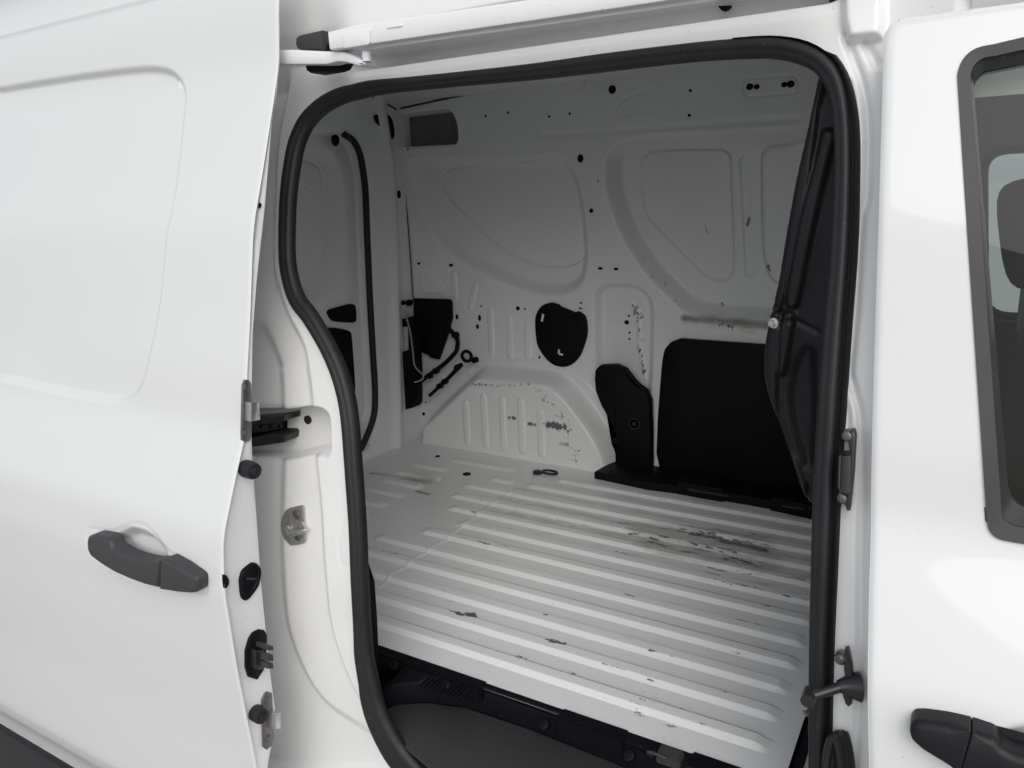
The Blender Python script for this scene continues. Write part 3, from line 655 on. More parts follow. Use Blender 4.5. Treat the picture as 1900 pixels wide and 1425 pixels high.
# --- weather seal
bm = bmesh.new(); n = 14; loops = []
for i in range(NS):
    o, c, r = O_[i], mid[i], rad[i]; dx, dz = (o - c); L = math.hypot(dx, dz) + 1e-9; dx /= L; dz /= L
    yb = float(SL(c[1])); lp = []
    for a, hh in [(1.0, .0), (1.02, .006), (.95, .011), (.78, .0155), (.5, .018), (.15, .018), (-.12, .0155), (-.2, .0145), (-.5, .0145), (-.8, .011), (-.97, .003), (-1.0, -.004), (-.9, -.008)]:
        lp.append(bm.verts.new((c[0] + dx * r * a, yb - hh, c[1] + dz * r * a)))
    loops.append(lp)
for A, B_ in zip(loops, loops[1:]):
    for k in range(len(A) - 1): bm.faces.new((A[k], A[k + 1], B_[k + 1], B_[k]))
seal = from_bm('door_seal', bm, RUBBER, van, auto=70)
# thin outer lip of the seal, deep black to take in the shadow gap along the front pillar
bm = bmesh.new(); prev = None
for i in range(NS):
    o, c, r = O_[i], mid[i], rad[i]; dx, dz = (o - c); L = math.hypot(dx, dz) + 1e-9; dx /= L; dz /= L; yb = float(SL(c[1]))
    wd = .0005 + .009 * max(0, min(1, (c[0] + .30) / .12)) * (1 if c[1] < .16 else .3)
    row = [bm.verts.new((o[0] + dx * a, yb - hh, o[1] + dz * a)) for a, hh in ((-.006, .010), (wd * .35, .008), (wd * .4, .014), (wd * .75, .014), (wd * .9, .009), (wd, -.002))]
    if prev and c[0] > -.33:
        for k in range(5): bm.faces.new((prev[k], prev[k + 1], row[k + 1], row[k]))
    prev = row
bmesh.ops.delete(bm, geom=[v for v in bm.verts if not v.link_faces], context='VERTS')
from_bm('seal_lip_shadow', bm, PLASTIC, seal)

# --- roller track in its pocket at the rear
def slab(name, pts, Y, thick, m, parent, bev=.003, **k): return plate(name, pts, YS(Y), thick, m, parent, bev, **k)
py_ = float(SL(-.46)) + .073
track = slab('middle_track', [(455, 771), (470, 770), (530, 765.5), (557, 761), (557, 771), (531.5, 776), (470, 783), (455, 784)], py_, .045, SATIN, van)
slab('track_channel', [(455, 784), (533, 776), (535, 800), (455, 812)], py_, .012, PLASTIC, track)
slab('lower_rail', [(455, 811), (470, 808), (535, 793), (553, 794), (557, 798), (557, 808), (553, 811), (471, 823), (455, 826)], py_, .045, SATIN, track)
slab('roller_carriage', [(476, 786), (524, 780), (526, 794), (478, 801)], py_ - .012, .014, GPLAST, track)
for x0 in (481, 498, 515):
    slab('carriage_slot', [(x0, 788), (x0 + 5, 787), (x0 + 6, 794), (x0 + 1, 795)], py_ - .026, .001, PLASTIC, track, .0004)
bm = bmesh.new(); lathe(bm, P3(571, 779, YS(py_ - .0)), (0, -1, 0), [(.0095, -.002), (.0095, .002), (.0065, .003), (.006, .0015), (.001, .0015)], 18); from_bm('pocket_hole_disc', bm, RUBBER, track)  # black disc in place of a hole's dark inside

# --- striker on the rear pillar
sy = 1.045
stk = plate('door_striker', [(524, 972), (526, 958), (533, 946), (540, 941), (562, 936), (567, 939), (568, 960), (571, 1002), (568, 1006), (552, 1010), (542, 1010), (530, 997), (525, 985)], YS(lambda z: SL(z) + .022), .006, ZINC, van, .0015, h0=.0, rnd=.002)
ss = YS(lambda z: SL(z) + .016)
bm = bmesh.new(); a = P3(533, 982, ss); b_ = P3(559, 974, ss); w1 = Vector((.019, -.010, -.004))
tube('', [a, a + w1], .0055, None, None, 12, bm=bm); tube('', [b_, b_ + w1], .0055, None, None, 12, bm=bm)
for p in (a, b_): lathe(bm, p, (0, -1, 0), [(.011, 0), (.0105, .003), (.007, .004)], 16)
c0, c1_ = a + w1, b_ + w1; tube('', [c0 - (c1_ - c0) * .1, c0, c1_, c1_ + (c1_ - c0) * .12], [.003, .0062, .0062, .003], None, None, 12, bm=bm)
from_bm('striker_loop', bm, ZINC, stk)
for (x, y) in ((550, 955), (552, 995)):
    bm = bmesh.new(); lathe(bm, P3(x, y, ss), (0, -1, 0), [(.0105, 0), (.0105, .0015), (.009, .0028), (.0045, .003), (.004, .0012), (.001, .001)], 18); from_bm('screw', bm, DZINC, stk)

# --- upper rail above the doorway
ub = YS(1.165)
rail = plate('upper_rail', [(636, 65), (690, 52), (1080, -3), (1560, -68), (1562, -38), (1300, 5), (1000, 48), (640, 98)], ub, .04, JAMB, van, .004)
plate('rail_end_cap', [(638, 66), (650, 60), (690, 53), (688, 80), (685, 83), (641, 90)], YS(1.125), .0035, JAMB, rail, .0012, rnd=.003)
plate('rail_clip', [(718, 51), (740, 45), (748, 46), (748, 49), (720, 53)], YS(1.125), .002, JAMB, rail, .0008)
brk = plate('track_end_bracket', [(587, 78), (592, 73), (633, 64), (636, 98), (590, 98), (586, 90)], YS(1.20), .055, GPLAST, van, .005)
plate('bracket_recess', [(607, 84), (612, 80), (618, 84), (622, 98), (606, 98)], YS(1.1445), .002, PLASTIC, brk, .0006, sm=3)
plate('bracket_stop', [(596, 118), (640, 118), (658, 116), (650, 130), (640, 134), (604, 140), (598, 136)], YS(1.20), .045, PLASTIC, brk, .006)
plate('channel_bung', [(1334, 12), (1359, 11), (1357, 16), (1352, 20), (1346, 22), (1340, 20), (1336, 16)], YS(1.325), .006, PLASTIC, rail, .001)

# --- check strap and fasteners on the front shut face
ff = YS(lambda z: SL(z) - .018)
up = plate('upper_latch_bracket', [(1580.6, 794), (1588, 794), (1590.5, 805), (1587, 872), (1580, 941), (1574, 941.6), (1570, 930), (1576, 905), (1580, 840), (1576, 815)], ff, .014, SATIN, van, .0025)
plate('latch_housing', [(1562, 836), (1584, 835), (1583, 904), (1561, 902)], ff, .024, SATIN, up, .002)
plate('latch_lip', [(1559, 840), (1564, 838), (1562, 900), (1557, 896)], YS(lambda z: SL(z) - .030), .016, SATIN, up, .001)
for (x, y) in ((1578, 806), (1569, 921)):
    bm = bmesh.new(); o = P3(x, y, ff, .004); ax = (-.5, -1, 0)
    lathe(bm, o, ax, [(.0095, 0), (.0095, .002), (.0075, .003), (.0072, .008), (.005, .010), (.001, .0102)], 20); from_bm('bolt', bm, DZINC, up)
ck = plate('door_check', [(1569, 1199), (1576, 1198), (1583, 1230), (1585, 1265), (1583, 1298), (1577, 1303), (1571, 1298), (1566, 1283), (1572, 1262), (1568, 1235)], ff, .012, SATIN, van, .002)
bm = bmesh.new(); a = P3(1566, 1262, ff, .016); b_ = P3(1510, 1267, ff, .034)
tube('', [a, a.lerp(b_, .3), b_], [.0075, .0068, .0068], None, None, 12, bm=bm)
tube('', [a + Vector((.02, .01, 0)), a + Vector((.006, .004, 0)), a, a + (b_ - a) * .08], [.020, .014, .0105, .0095], None, None, 14, bm=bm)
tube('', [b_ + Vector((0, .012, 0)), b_ - Vector((0, .012, 0))], [.0095, .0095], None, None, 16, bm=bm)
from_bm('check_arm', bm, SATIN, ck)
bm = bmesh.new(); lathe(bm, P3(1566, 1216, ff, .004), (-.5, -1, 0), [(.0105, 0), (.0105, .003), (.008, .004), (.0078, .010), (.006, .012), (.001, .0122)], 20); from_bm('bolt', bm, DZINC, ck)
# cable gaiter low on the pillar
bm = bmesh.new()
for pts, r, h in (([(1535, 1470), (1536, 1410), (1541, 1370), (1549, 1352), (1557, 1362), (1563, 1400), (1567, 1470)], .0055, .020), ([(1545, 1470), (1556, 1385), (1566, 1358), (1573, 1375), (1579, 1410), (1582, 1470)], .0055, .004), ([(1540, 1470), (1548, 1380), (1558, 1357), (1567, 1380), (1573, 1470)], .007, .008)):
    tube('', sweep3([P3(x, y, ff, h) for x, y in pts], 4), r, None, None, 8, bm=bm)
from_bm('cable_gaiter', bm, RUBBER, van)
plate('gaiter_core', [(1541, 1470), (1545, 1385), (1551, 1372), (1557, 1390), (1560, 1470)], ff, .012, PLASTIC, van, .003)

# ------------------------------------------------------------------ sliding door, run back along the side
XD = -1.15; ds = YS(SD)
class DoorS(YS):
    def pos(s, u, v, h):
        t = np.clip((np.asarray(u) - (XD - .012)) / .012, 0, 1)         # edge rolls in
        return u, s.S(v) - h + .0022 * (1 - np.sqrt(np.clip(1 - t * t, 0, 1))) + .018 * ((np.asarray(u) + 1.15) / 1.0) ** 2 * 0, v
dS = DoorS(SD)
qd = lambda pts: [ds.px(*p) for p in pts]
ZT = .428
F = Field(dS, -2.62, XD, -1.34, ZT, .004)
rece = smooth_poly(qd([(0, 160)])[0:0] + [(-2.9, .30), (-2.13, .305), (-1.75, .30), (-1.55, .292), (-1.47, .278), (-1.425, .25), (-1.405, .21), (-1.39, .03), (-1.402, -.1), (-1.412, -.19), (-1.44, -.30), (-1.475, -.375), (-1.55, -.408), (-1.75, -.412), (-2.03, -.405), (-2.9, -.40)], True, 5)
F.poly(rece, -.012, .016, 'in')
sl_ = F.box(rece, .01); dd = F.dist(rece, True, sl_); qq = np.clip(-dd / .12, 0, 1); qq = qq * qq * (3 - 2 * qq)
F.H[sl_] += qq * .04 * (-(F.U[sl_] + 1.4)) * (F.V[sl_] + .05)      # the panel has a slight twist
F.line(qd([(430, 810), (450, 812), (452, 812)]), .0, .01)
cup = smooth_poly(qd([(208, 1000), (213.7, 988), (225, 979), (243, 974), (273, 983), (295, 1003), (311, 1026), (315, 1050), (310, 1075), (280, 1088), (245, 1076), (222, 1050)]), True, 4)
F.poly(cup, -.022, .03, 'in')
rim = smooth_poly(qd([(161, 1000), (163, 984), (176, 982), (208, 988), (243, 972), (275, 981), (313, 1026), (345, 1042), (380, 1066), (382, 1095), (378, 1104), (360, 1104), (310, 1096), (250, 1077), (200, 1052), (170, 1032)]), True, 3)
F.line(rim + rim[:1], -.002, .003)
# top edge rolls over inboard
tq = np.clip((F.V - (ZT - .018)) / .018, 0, 1); F.H -= .016 * (1 - np.sqrt(np.clip(1 - tq * tq, 0, 1)))
F.H += 0.0022 * np.sin(F.U * 4.1 + 1) * np.cos(F.V * 3.3)
F.wear[:] = 0
sdoor = F.build('sliding_door', PAINT, van)
# edge face with hem, seen from the doorway
inn = [(1.130, .428), (1.12, .30), (1.10, .20), (1.082, .162), (1.038, -.024), (1.002, -.141), (.977, -.24), (.958, -.361), (.946, -.454), (.94, -.551), (.931, -.695), (.928, -.755), (.924, -.933), (.925, -1.05), (.887, -1.133), (.885, -1.34)]
INN = _curve(inn, .015)
bm = bmesh.new(); prev = None
for z in np.linspace(-1.34, ZT - .004, 240):
    yo = float(SD(z)) + .0022; yi = float(INN(z)); w_ = max(yi - yo, .004)
    cols = [(XD, yo - .0002), (XD - .001, yo + .0025), (XD - .006, yo + .004), (XD - .007, yo + .010 if w_ > .02 else yo + w_ * .4), (XD - .004, yo + w_ * .55), (XD - .003, yo + w_ * .85), (XD - .005, yi - .002), (XD - .009, yi), (XD - .05, yi + .002), (XD - .30, yi + .004)]
    row = [bm.verts.new((x, y, z)) for x, y in cols]
    if prev:
        for a in range(len(row) - 1): bm.faces.new((prev[a], prev[a + 1], row[a + 1], row[a]))
    prev = row
edge = from_bm('door_edge_panel', bm, JAMB, sdoor, auto=50)
de = XS(XD - .004); qe = lambda pts: [de.px(*p) for p in pts]
def eplate(name, pts, th, m, bev=.0012, h0=0, **k): return plate(name, pts, XS(XD - .004 + h0), th, m, sdoor, bev, **k)
eplate('hinge_plate', [(448, 714), (452, 704), (459, 705), (463, 712), (465, 760), (464, 808), (461, 817), (452, 820), (446.5, 816), (446, 801)], .005, DZINC)
eplate('hinge_tab', [(452, 745), (468, 744), (470, 777), (452, 780)], .020, ZINC, .002)
eplate('hinge_plate', [(484, 1298), (489, 1286), (494, 1282.4), (502, 1285), (504, 1317), (506.6, 1362), (501, 1383), (492, 1390), (486, 1385), (485, 1339)], .005, DZINC)
eplate('hinge_tab', [(495, 1319), (510, 1318), (510, 1348), (496, 1349)], .018, ZINC, .002)
for (x, y) in ((456.6, 718.5), (456.6, 803.5), (497, 1299), (498, 1370)):
    bm = bmesh.new(); lathe(bm, P3(x, y, XS(XD + .001)), (1, 0, 0), [(.0068, 0), (.0068, .002), (.004, .0035), (.001, .004)], 16); from_bm('screw', bm, DZINC, sdoor)
for (x, y, r, L) in ((456, 869, .0165, .030), (474, 1322, .0155, .024)):
    bm = bmesh.new(); lathe(bm, P3(x, y, de), (1, -.15, 0), [(r * 1.02, -.002), (r * 1.05, L * .3), (r, L * .5), (r, L * .8), (r * .9, L), (r * .55, L * 1.05), (r * .5, L * 1.25), (r * .3, L * 1.3), (.001, L * 1.3)], 22); from_bm('rubber_buffer', bm, RUBBER, sdoor)
gr = [(466.7, 1043), (476, 1046.5), (482, 1056.6), (481, 1070), (477, 1087), (461, 1109), (452, 1113.5), (445.7, 1105), (443, 1078), (447, 1060), (456, 1050)]
uv = smooth_poly(qe(gr), True, 3); cx = sum(p[0] for p in uv) / len(uv); cy = sum(p[1] for p in uv) / len(uv)
bm = bmesh.new(); lv = []
for k, h in ((1.0, -.001), (1.0, .004), (.93, .0062), (.80, .0062), (.72, .004), (.66, .0012), (.45, .001)):
    lv.append([bm.verts.new((XD - .004 + h, cx + (u - cx) * k, cy + (v - cy) * k)) for u, v in uv])
for A, B_ in zip(lv, lv[1:]):
    for i in range(len(uv)): bm.faces.new((A[i], A[(i + 1) % len(uv)], B_[(i + 1) % len(uv)], B_[i]))
bm.faces.new(lv[-1]); from_bm('edge_grommet', bm, PLASTIC, sdoor)
eplate('grommet_bar', [(455, 1071), (474, 1072), (473, 1076), (455, 1075)], .0025, SATIN, .0006, h0=.001)
eplate('edge_plug_or_hole', [(412, 1066), (419, 1068), (423, 1077), (421, 1087), (414, 1091)], .004, PLASTIC, sm=3)
eplate('edge_plug_or_hole', [(476, 381), (479, 376), (483, 377), (484, 382), (481, 386), (477, 385)], .002, PLASTIC, .0006, sm=3)  # small hole in the edge face, its darkness drawn as a black disc
eplate('contact_plate', [(478, 1167), (487, 1168), (492, 1177.5), (491, 1200), (489, 1228), (486, 1241), (473.5, 1259.6), (458.7, 1255), (453.4, 1237), (453.4, 1207), (460, 1184), (466.7, 1173)], .007, PLASTIC, .002)
eplate('contact_block', [(465, 1208), (466, 1204), (482, 1202), (482, 1238), (468, 1240), (465, 1236)], .014, SATIN, .002, h0=.006)
for k, (y0, y1) in enumerate(((1190, 1198), (1206, 1218), (1222, 1232))):
    eplate('contact_pin', [(474, y0), (484, y0), (484, y1), (474, y1)], .036, GPLAST, .0015, h0=.006)
# handle: grip and lock cap
Hc = ds.px(270, 1040)
def arch(u, v): return .78 + .22 * math.cos(max(-1, min(1, (u - Hc[0]) / .195)) * math.pi / 2) ** .7
grip = [(163, 1002), (165, 988), (176, 985), (205, 990), (213, 997), (217, 1008), (236, 1021), (262, 1031), (290, 1037), (309, 1036), (312, 1034), (308, 1090), (280, 1083), (250, 1072), (222, 1060), (196, 1045), (172, 1029), (165, 1016)]
cap_ = [(313, 1034), (318, 1032), (345, 1047), (374, 1068), (379, 1074), (379, 1093), (376, 1101), (366, 1102), (340, 1099), (309, 1091)]
jx = YS(lambda z: SD(z) - .016).px(311, 1060)[0]; jb_ = lambda u, v: min(1, .04 + max(0, abs(u - jx) - .004) / .012)
dH = YS(lambda z: SD(z) - .016)
grip = [(270 + (x - 270) * .945, 1042 + (y - 1042) * .93) for x, y in grip]; cap_ = [(270 + (x - 270) * .945, 1042 + (y - 1042) * .93) for x, y in cap_]
plate('door_handle', grip, dH, .032, GPLAST, sdoor, .010, hf=arch, rnd=.005, rings=3, bf=jb_, h0=-.016)
plate('handle_lock_cap', cap_, dH, .032, GPLAST, sdoor, .010, hf=arch, rnd=.005, rings=3, bf=jb_, h0=-.016)
# dark lower cladding
zc = ds.px(0, 1342)[1]; z2 = ds.px(128, 1422)[1]
bm = bmesh.new(); prev = None
for z, h in ((-1.36, .012), (-1.395 + 0, .012), (zc - .03, .014), (zc - .006, .014), (zc - .001, .010), (zc, .0)):
    pass
for x in np.linspace(-2.62, -1.16, 40):
    zt_ = zc + (x + 2.28) * (z2 - zc) / .34 * .0
    row = [bm.verts.new((x, float(SD(z)) - h, z)) for z, h in ((-1.7, .012), (-1.5, .014), (zt_ - .02, .014), (zt_ - .004, .013), (zt_, .009), (zt_, -.01))]
    if prev:
        for a in range(5): bm.faces.new((prev[a], prev[a + 1], row[a + 1], row[a]))
    prev = row
from_bm('lower_cladding', bm, TRIM, sdoor)
# door skin strip between field bottom and cladding
bm = bmesh.new(); prev = None
for z in np.linspace(-1.55, -1.34, 12):
    row = [bm.verts.new((x, float(SD(z)), z)) for x in np.linspace(-2.62, XD - .004, 30)]
    if prev:
        for a in range(29): bm.faces.new((prev[a], prev[a + 1], row[a + 1], row[a]))
    prev = row
from_bm('door_lower_skin', bm, PAINT, sdoor)
# arm that carries the door on the upper rail
arm = plate('upper_arm', [(508, 96), (560, 95), (620, 98), (655, 99), (672, 104), (698, 119), (695, 125), (684, 126), (660, 119), (645, 118), (625, 123), (508, 123)], YS(1.165), .028, JAMB, sdoor, .005)
bm = bmesh.new(); o = P3(681, 110, YS(1.142)); lathe(bm, o, (0, 0, 1), [(.0085, -.004), (.0085, .012), (.006, .014), (.001, .014)], 16); from_bm('arm_roller', bm, mat('white_nylon', (.72, .73, .78), .4), sdoor)

# ------------------------------------------------------------------ rear quarter behind the open door, cant rail above it
bm = bmesh.new(); prev = None
for y, z in ((1.14, .40), (1.135, .43), (1.14, .462), (1.155, .50), (1.19, .55), (1.26, .60), (1.40, .63), (1.86, .65)):
    row = [bm.verts.new((x, y + .08, z)) for x in np.linspace(-2.6, 1.2, 20)]
    if prev:
        for a in range(19): bm.faces.new((prev[a], prev[a + 1], row[a + 1], row[a]))
    prev = row
cant = from_bm('roof_skin', bm, PAINT, van)
bm = bmesh.new(); box(bm, -2.6, -1.355, 1.20, 1.23, -1.3, .45, 0); from_bm('rear_quarter_panel', bm, PAINT, van)
bm = bmesh.new(); box(bm, -2.15, -2.10, 1.25, 2.6, -1.1, .37, 0); from_bm('rear_door', bm, PAINT, van)
bm = bmesh.new(); box(bm, -2.15, 1.2, 2.62, 2.66, -1.1, -.42, 0); box(bm, -2.15, -.1, 2.62, 2.66, -.42, .45, 0); from_bm('outer_side_panel', bm, PAINT, van)

# ------------------------------------------------------------------ front door
fS = YS(SF); qf = lambda pts: [fS.px(*p) for p in pts]
ed = qf([(1640, 30), (1637, 150), (1630, 400), (1620, 700), (1616, 900), (1612, 1100), (1612, 1425), (1612, 1700)])
XE = lambda z: np.interp(z, [p[1] for p in ed[::-1]], [p[0] for p in ed[::-1]])
class FrontS(YS):
    def pos(s, u, v, h):
        vv = np.clip(np.asarray(v) - .173, 0, .0275); e = XE(v) + .028 - np.sqrt(.028 ** 2 - vv ** 2); d = np.clip((np.asarray(u)) / .010, 0, 1)
        return e + u, s.S(v) - h + .004 * (1 - np.sqrt(np.clip(1 - (1 - d) ** 2, 0, 1))), v
fD = FrontS(SF)
F = Field(fD, 0, .95, -.95, .201, .004, rows=list(np.arange(-.95, .168, .004)) + list(.168 + .033 * np.sin(np.linspace(0, 1, 22) * math.pi / 2)))
fw = lambda pts: [(u - float(XE(v)), v) for u, v in pts]
tq = np.clip((F.V - (.201 - .012)) / .012, 0, 1); F.H -= .012 * (1 - np.sqrt(np.clip(1 - tq * tq, 0, 1)))
wo_ = [(-.036, .118), (-.033, .138), (-.022, .150), (-.004, .1535), (.8, .1535), (.8, -.412), (.085, -.412), (.058, -.411), (.047, -.402), (.042, -.38)]
wi_ = [(-.022, .118), (-.020, .131), (-.012, .1385), (0, .140), (.79, .140), (.79, -.395), (.10, -.395), (.072, -.394), (.060, -.388), (.056, -.37)]
wc_ = [(-.028, .118), (-.025, .135), (-.016, .145), (-.004, .149), (.9, .149), (.9, -.407), (.085, -.407), (.062, -.406), (.054, -.4), (.050, -.38)]
wd_ = []
for a, b in zip(wc_, wc_[1:] + wc_[:1]):
    for k in range(24): t_ = k / 24; wd_.append((a[0] + (b[0] - a[0]) * t_, a[1] + (b[1] - a[1]) * t_))
F.cut([(u - float(XE(v)), v) for u, v in wd_])
hc = smooth_poly(fw(qf([(1846, 1362), (1862, 1350), (1890, 1342), (1940, 1338), (2000, 1370), (2000, 1450), (1920, 1440), (1870, 1400)])), True, 4)
F.poly(hc, -.022, .025, 'in')
F.H += .0015 * np.sin(F.U * 6 + .5) * np.cos(F.V * 5)
fdoor = F.build('front_door', PAINT, van)
bm = bmesh.new(); prev = None                       # hem of the rear edge
for z in np.linspace(-.95, .199, 110):
    zq = min(max(z - .173, 0), .0275); x = float(XE(z)) + .028 - math.sqrt(.028 ** 2 - zq ** 2); y = float(SF(z)) + .004
    row = [bm.verts.new(c) for c in ((x, y - .0002, z), (x + .001, y + .003, z), (x + .008, y + .005, z), (x + .01, y + .03, z), (x + .03, y + .05, z))]
    if prev:
        for a in range(4): bm.faces.new((prev[a], prev[a + 1], row[a + 1], row[a]))
    prev = row
from_bm('door_hem', bm, PAINT, fdoor)
def strip_frame(name, A, B_, hA, hB, m, parent, S, mid=None):
    bm = bmesh.new(); A = smooth_poly(A, True, 20); B_ = smooth_poly(B_, True, 20)
    lv = []
    for P_, h in ((A, hA - .006), (A, hA)) + (((mid[0], mid[1]),) if mid else ()) + ((B_, hB), (B_, hB - .02)):
        lv.append([bm.verts.new([float(c) for c in S.pos(u, v, h)]) for u, v in P_])
    for a, b in zip(lv, lv[1:]):
        for i in range(len(a)): bm.faces.new((a[i], a[(i + 1) % len(a)], b[(i + 1) % len(a)], b[i]))
    return from_bm(name, bm, m, parent, auto=35)
S0 = YS(SF)
strip_frame('window_frame', wo_, wi_, .003, .001, GPLAST, fdoor, S0)
wi2 = [(u + .004, v - .004) if i < 4 else (u, v) for i, (u, v) in enumerate(wi_)]
wg = [(-.018, .108), (-.016, .117), (-.010, .124), (.0, .126), (.78, .126), (.78, -.378), (.105, -.378), (.080, -.377), (.068, -.370), (.062, -.355)]
strip_frame('window_seal', wi_, wg, -.004, -.012, RUBBER, fdoor, S0)
plate('seal_corner', [(1826, 938), (1846, 940), (1850, 962), (1853, 968), (1828, 964)], YS(lambda z: SF(z) + .006), .008, GPLAST, fdoor, .002)
bm = bmesh.new(); gp = smooth_poly(wi_, True, 3); lv = [bm.verts.new((u, float(SF(v)) + .020, v)) for u, v in gp]
# quarter-curved pane laid on the door's own curve
nz = 14; prev = None
bm.free(); bm = bmesh.new()
for z in np.linspace(-.40, .14, nz):
    xl = float(np.interp(z, [-.40, -.36, .112, .13], [.066, .050, -.026, -.018]))
    row = [bm.verts.new((x, float(SF(z)) + .018, z)) for x in np.linspace(xl, .78, 12)]
    if prev:
        for a in range(11): bm.faces.new((prev[a], prev[a + 1], row[a + 1], row[a]))
    prev = row
from_bm('window_glass', bm, GLASS, fdoor)
Hf = fS.px(1850, 1400)
archf = lambda u, v: .8 + .2 * math.cos(max(-1, min(1, (u - Hf[0] - .02) / .2)) * math.pi / 2) ** .7
gcap = [(1690, 1336), (1698, 1328), (1717, 1328), (1760, 1334), (1803, 1344), (1782, 1422), (1742, 1400), (1712, 1382), (1692, 1364), (1688, 1350)]
ggrip = [(1804, 1344), (1843, 1357), (1852, 1364), (1860, 1375), (1880, 1386), (1910, 1394), (1960, 1402), (2010, 1402), (2030, 1410), (2035, 1440), (2020, 1462), (1950, 1470), (1860, 1452), (1783, 1422)]
SH_ = YS(lambda z: SF(z) - .015); jx2 = SH_.px(1792, 1380)[0]; jb2 = lambda u, v: min(1, .04 + max(0, abs(u - jx2) - .004) / .012)
plate('handle_lock_cap', gcap, SH_, .030, TRIM, fdoor, .009, hf=archf, rnd=.003, rings=3, bf=jb2, h0=-.015)
plate('door_handle', ggrip, SH_, .030, TRIM, fdoor, .009, hf=archf, rnd=.003, rings=3, bf=jb2, h0=-.015)

# ------------------------------------------------------------------ the cab seen through the glass
bm = bmesh.new()
fwY = 2.56; yy_ = YS(fwY)
tw = round_poly([yy_.px(1826, 282), (1.6, yy_.px(1900, 262)[1]), (1.6, yy_.px(1900, 590)[1]), yy_.px(1828, 583)], .06, 5)
big = [(-.25, .42), (1.7, .42), (1.7, -1.1), (-.25, -1.1)]
# far cab side with its window opening, built as one sheet with thickness
Fc = Field(YS(fwY), -.2, 1.7, -1.1, .45, .02)
Fc = Field(YS(fwY), -.2, 1.7, -1.1, .45, .01); Fc.cut(tw)
far = Fc.build('cab_far_door', LINER, van)
tube('far_window_seal', [Vector((u, fwY - .005, v)) for u, v in tw], .010, RUBBER, far, 8, closed=True)
bm = bmesh.new(); box(bm, .0, 1.6, fwY - .07, fwY - .012, -1.0, yy_.px(1890, 592)[1], .02); from_bm('cab_door_trim', bm, mat('brown_grey_plastic', (.05, .046, .044), .6), far)
bm = bmesh.new(); box(bm, -.16, 1.6, 1.30, 2.6, .34, .40, 0); from_bm('cab_headliner', bm, mat('dark_headliner', (.09, .095, .09), .9, vary=(20, .05)), van)
bm = bmesh.new(); box(bm, -.08, 1.6, 1.06, 2.6, -1.12, -1.0, 0); from_bm('cab_floor', bm, PLASTIC, van)
bm = bmesh.new(); box(bm, -.155, -.14, 1.36, 2.6, -1.0, .36, 0); from_bm('cab_rear_trim', bm, LINER, van)
seat = None
def seat_mesh(name, x, y, z, sx_, sy_, sz_, rot, parent):
    bm = bmesh.new(); bmesh.ops.create_cube(bm, size=1); bmesh.ops.subdivide_edges(bm, edges=bm.edges[:], cuts=6, use_grid_fill=True)
    R3 = Matrix.Rotation(rot, 3, 'Y')
    for v in bm.verts:
        c = v.co * 2; n_ = (abs(c.x) ** 4 + abs(c.y) ** 4 + abs(c.z) ** 4) ** .25; c = c / n_ * max(abs(c.x), abs(c.y), abs(c.z))
        v.co = R3 @ Vector((c.x * sx_ / 2, c.y * sy_ / 2, c.z * sz_ / 2)) + Vector((x, y, z))
    return from_bm(name, bm, CLOTH, parent)
hp = P3(1895, 430, YS(1.75))
sroot = seat_mesh('cab_seat', .24, 1.75, -.42, .15, .50, .62, -.25, van)
seat_mesh('headrest', hp.x + .02, 1.75, hp.z, .11, .27, .20, -.2, sroot)
seat_mesh('seat_cushion', .52, 1.75, -.68, .50, .50, .16, .05, sroot)
sroot2 = seat_mesh('cab_seat', .24, 2.25, -.42, .15, .46, .62, -.25, van)
seat_mesh('headrest', hp.x + .05, 2.25, hp.z - .02, .11, .27, .20, -.2, sroot2)
for yy in (1.69, 1.81): tube('headrest_post', [Vector((hp.x + .02, yy, hp.z - .2)), Vector((hp.x + .02, yy, hp.z))], .007, CHROME, sroot, 8)

# ------------------------------------------------------------------ tools strapped in the rear corner (things of their own)
def thing(name, base, label, cat, grp=None):
    o = bpy.data.objects.new(name, None); COL.objects.link(o); o.location = base + Vector((0, 0, LENS_Z)); o['label'] = label; o['category'] = cat
    return o
TS = YS(2.47)
jb = P3(772, 752, TS)
jack = thing('scissor_jack', jb, 'black scissor jack strapped upright in the rear corner of the cargo wall', 'jack')
plate('jack_body', [(740, 646), (742, 643), (760, 649), (778, 642), (782, 650), (784, 682), (784, 745), (780, 751), (766, 755), (760, 748), (754, 702), (748, 700), (744, 713), (740, 710), (742, 690)], TS, .05, PLASTIC, jack, .006, base=jb)
plate('jack_top', [(753, 590), (770, 586), (778, 600), (780, 645), (752, 650)], TS, .035, PLASTIC, jack, .004, base=jb)
plate('jack_sticker', [(748, 607), (757, 606), (758, 651), (750, 651)], YS(2.435), .001, LABEL, jack, .0003, base=jb)
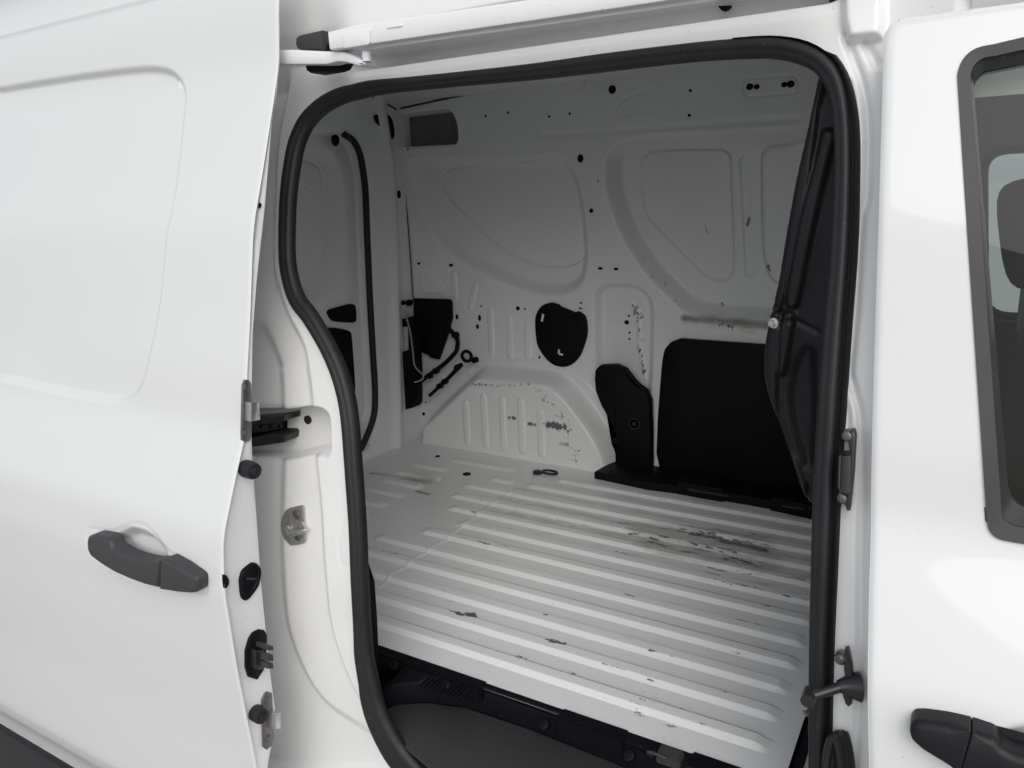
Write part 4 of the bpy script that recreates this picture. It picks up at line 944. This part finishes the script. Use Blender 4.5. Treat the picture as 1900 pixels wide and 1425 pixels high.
tube('jack_crank_wire', sweep3([P3(x, y, YS(2.40)) for x, y in [(750, 576), (755, 592), (761, 614), (766, 650), (769, 677), (777, 688), (785, 696), (784, 703), (777, 707), (769, 709)]]), .0032, ZINC, jack, 8, base=jb)
for x, y, r in ((748, 561, .012), (762, 561, .013)):
    bm = bmesh.new(); lathe(bm, P3(x, y, YS(2.46)), (0, -1, 0), [(r, 0), (r, .02), (r * .7, .026), (.001, .026)], 14); from_bm('jack_clamp', bm, PLASTIC, jack, base=jb)
bm = bmesh.new(); lathe(bm, P3(761, 583.6, YS(2.43)), (0, -1, 0), [(.007, 0), (.007, .006), (.003, .009), (.001, .009)], 10); from_bm('jack_nut', bm, CHROME, jack, base=jb)
wb_ = P3(781, 707, TS)
wr = thing('wheel_wrench', wb_, 'black bent wheel wrench clipped beside the jack under the square cover', 'wrench')
tube('wrench_bar', sweep3([P3(x, y, YS(2.455)) for x, y in [(829, 609), (835, 612), (845, 624), (849, 634), (847, 650), (838, 662), (822, 677), (800, 693), (781, 707)]]), .0092, PLASTIC, wr, 10, base=wb_)
for x, y in ((811.6, 687), (800, 696), (848, 621)):
    bm = bmesh.new(); lathe(bm, P3(x, y, YS(2.47)), (0, -1, 0), [(.013, 0), (.013, .02), (.008, .028), (.001, .028)], 12); from_bm('wrench_clip', bm, PLASTIC, wr, base=wb_)
eb = P3(798, 733, TS)
te = thing('towing_eye', eb, 'black towing eye with round loop clipped below the bent wrench, above the wheel arch', 'towing eye')
tube('eye_shaft', sweep3([P3(x, y, YS(2.455)) for x, y in [(797, 734), (820, 713), (840, 693), (856, 676)]]), [.0075] * 6 + [.0085] * 5 + [.0095] * 5, PLASTIC, te, 10, base=eb)
c = P3(866, 661, YS(2.455)); tube('eye_loop', [c + Vector((.022 * math.cos(a), 0, .020 * math.sin(a))) for a in np.linspace(0, 2 * math.pi, 24, endpoint=False)], .0068, PLASTIC, te, 8, base=eb, closed=True)
for x, y in ((819, 715), (828, 707), (852, 680), (884, 667)):
    bm = bmesh.new(); lathe(bm, P3(x, y, YS(2.47)), (0, -1, 0), [(.012, 0), (.012, .02), (.008, .027), (.001, .027)], 12); from_bm('eye_clip', bm, PLASTIC, te, base=eb)
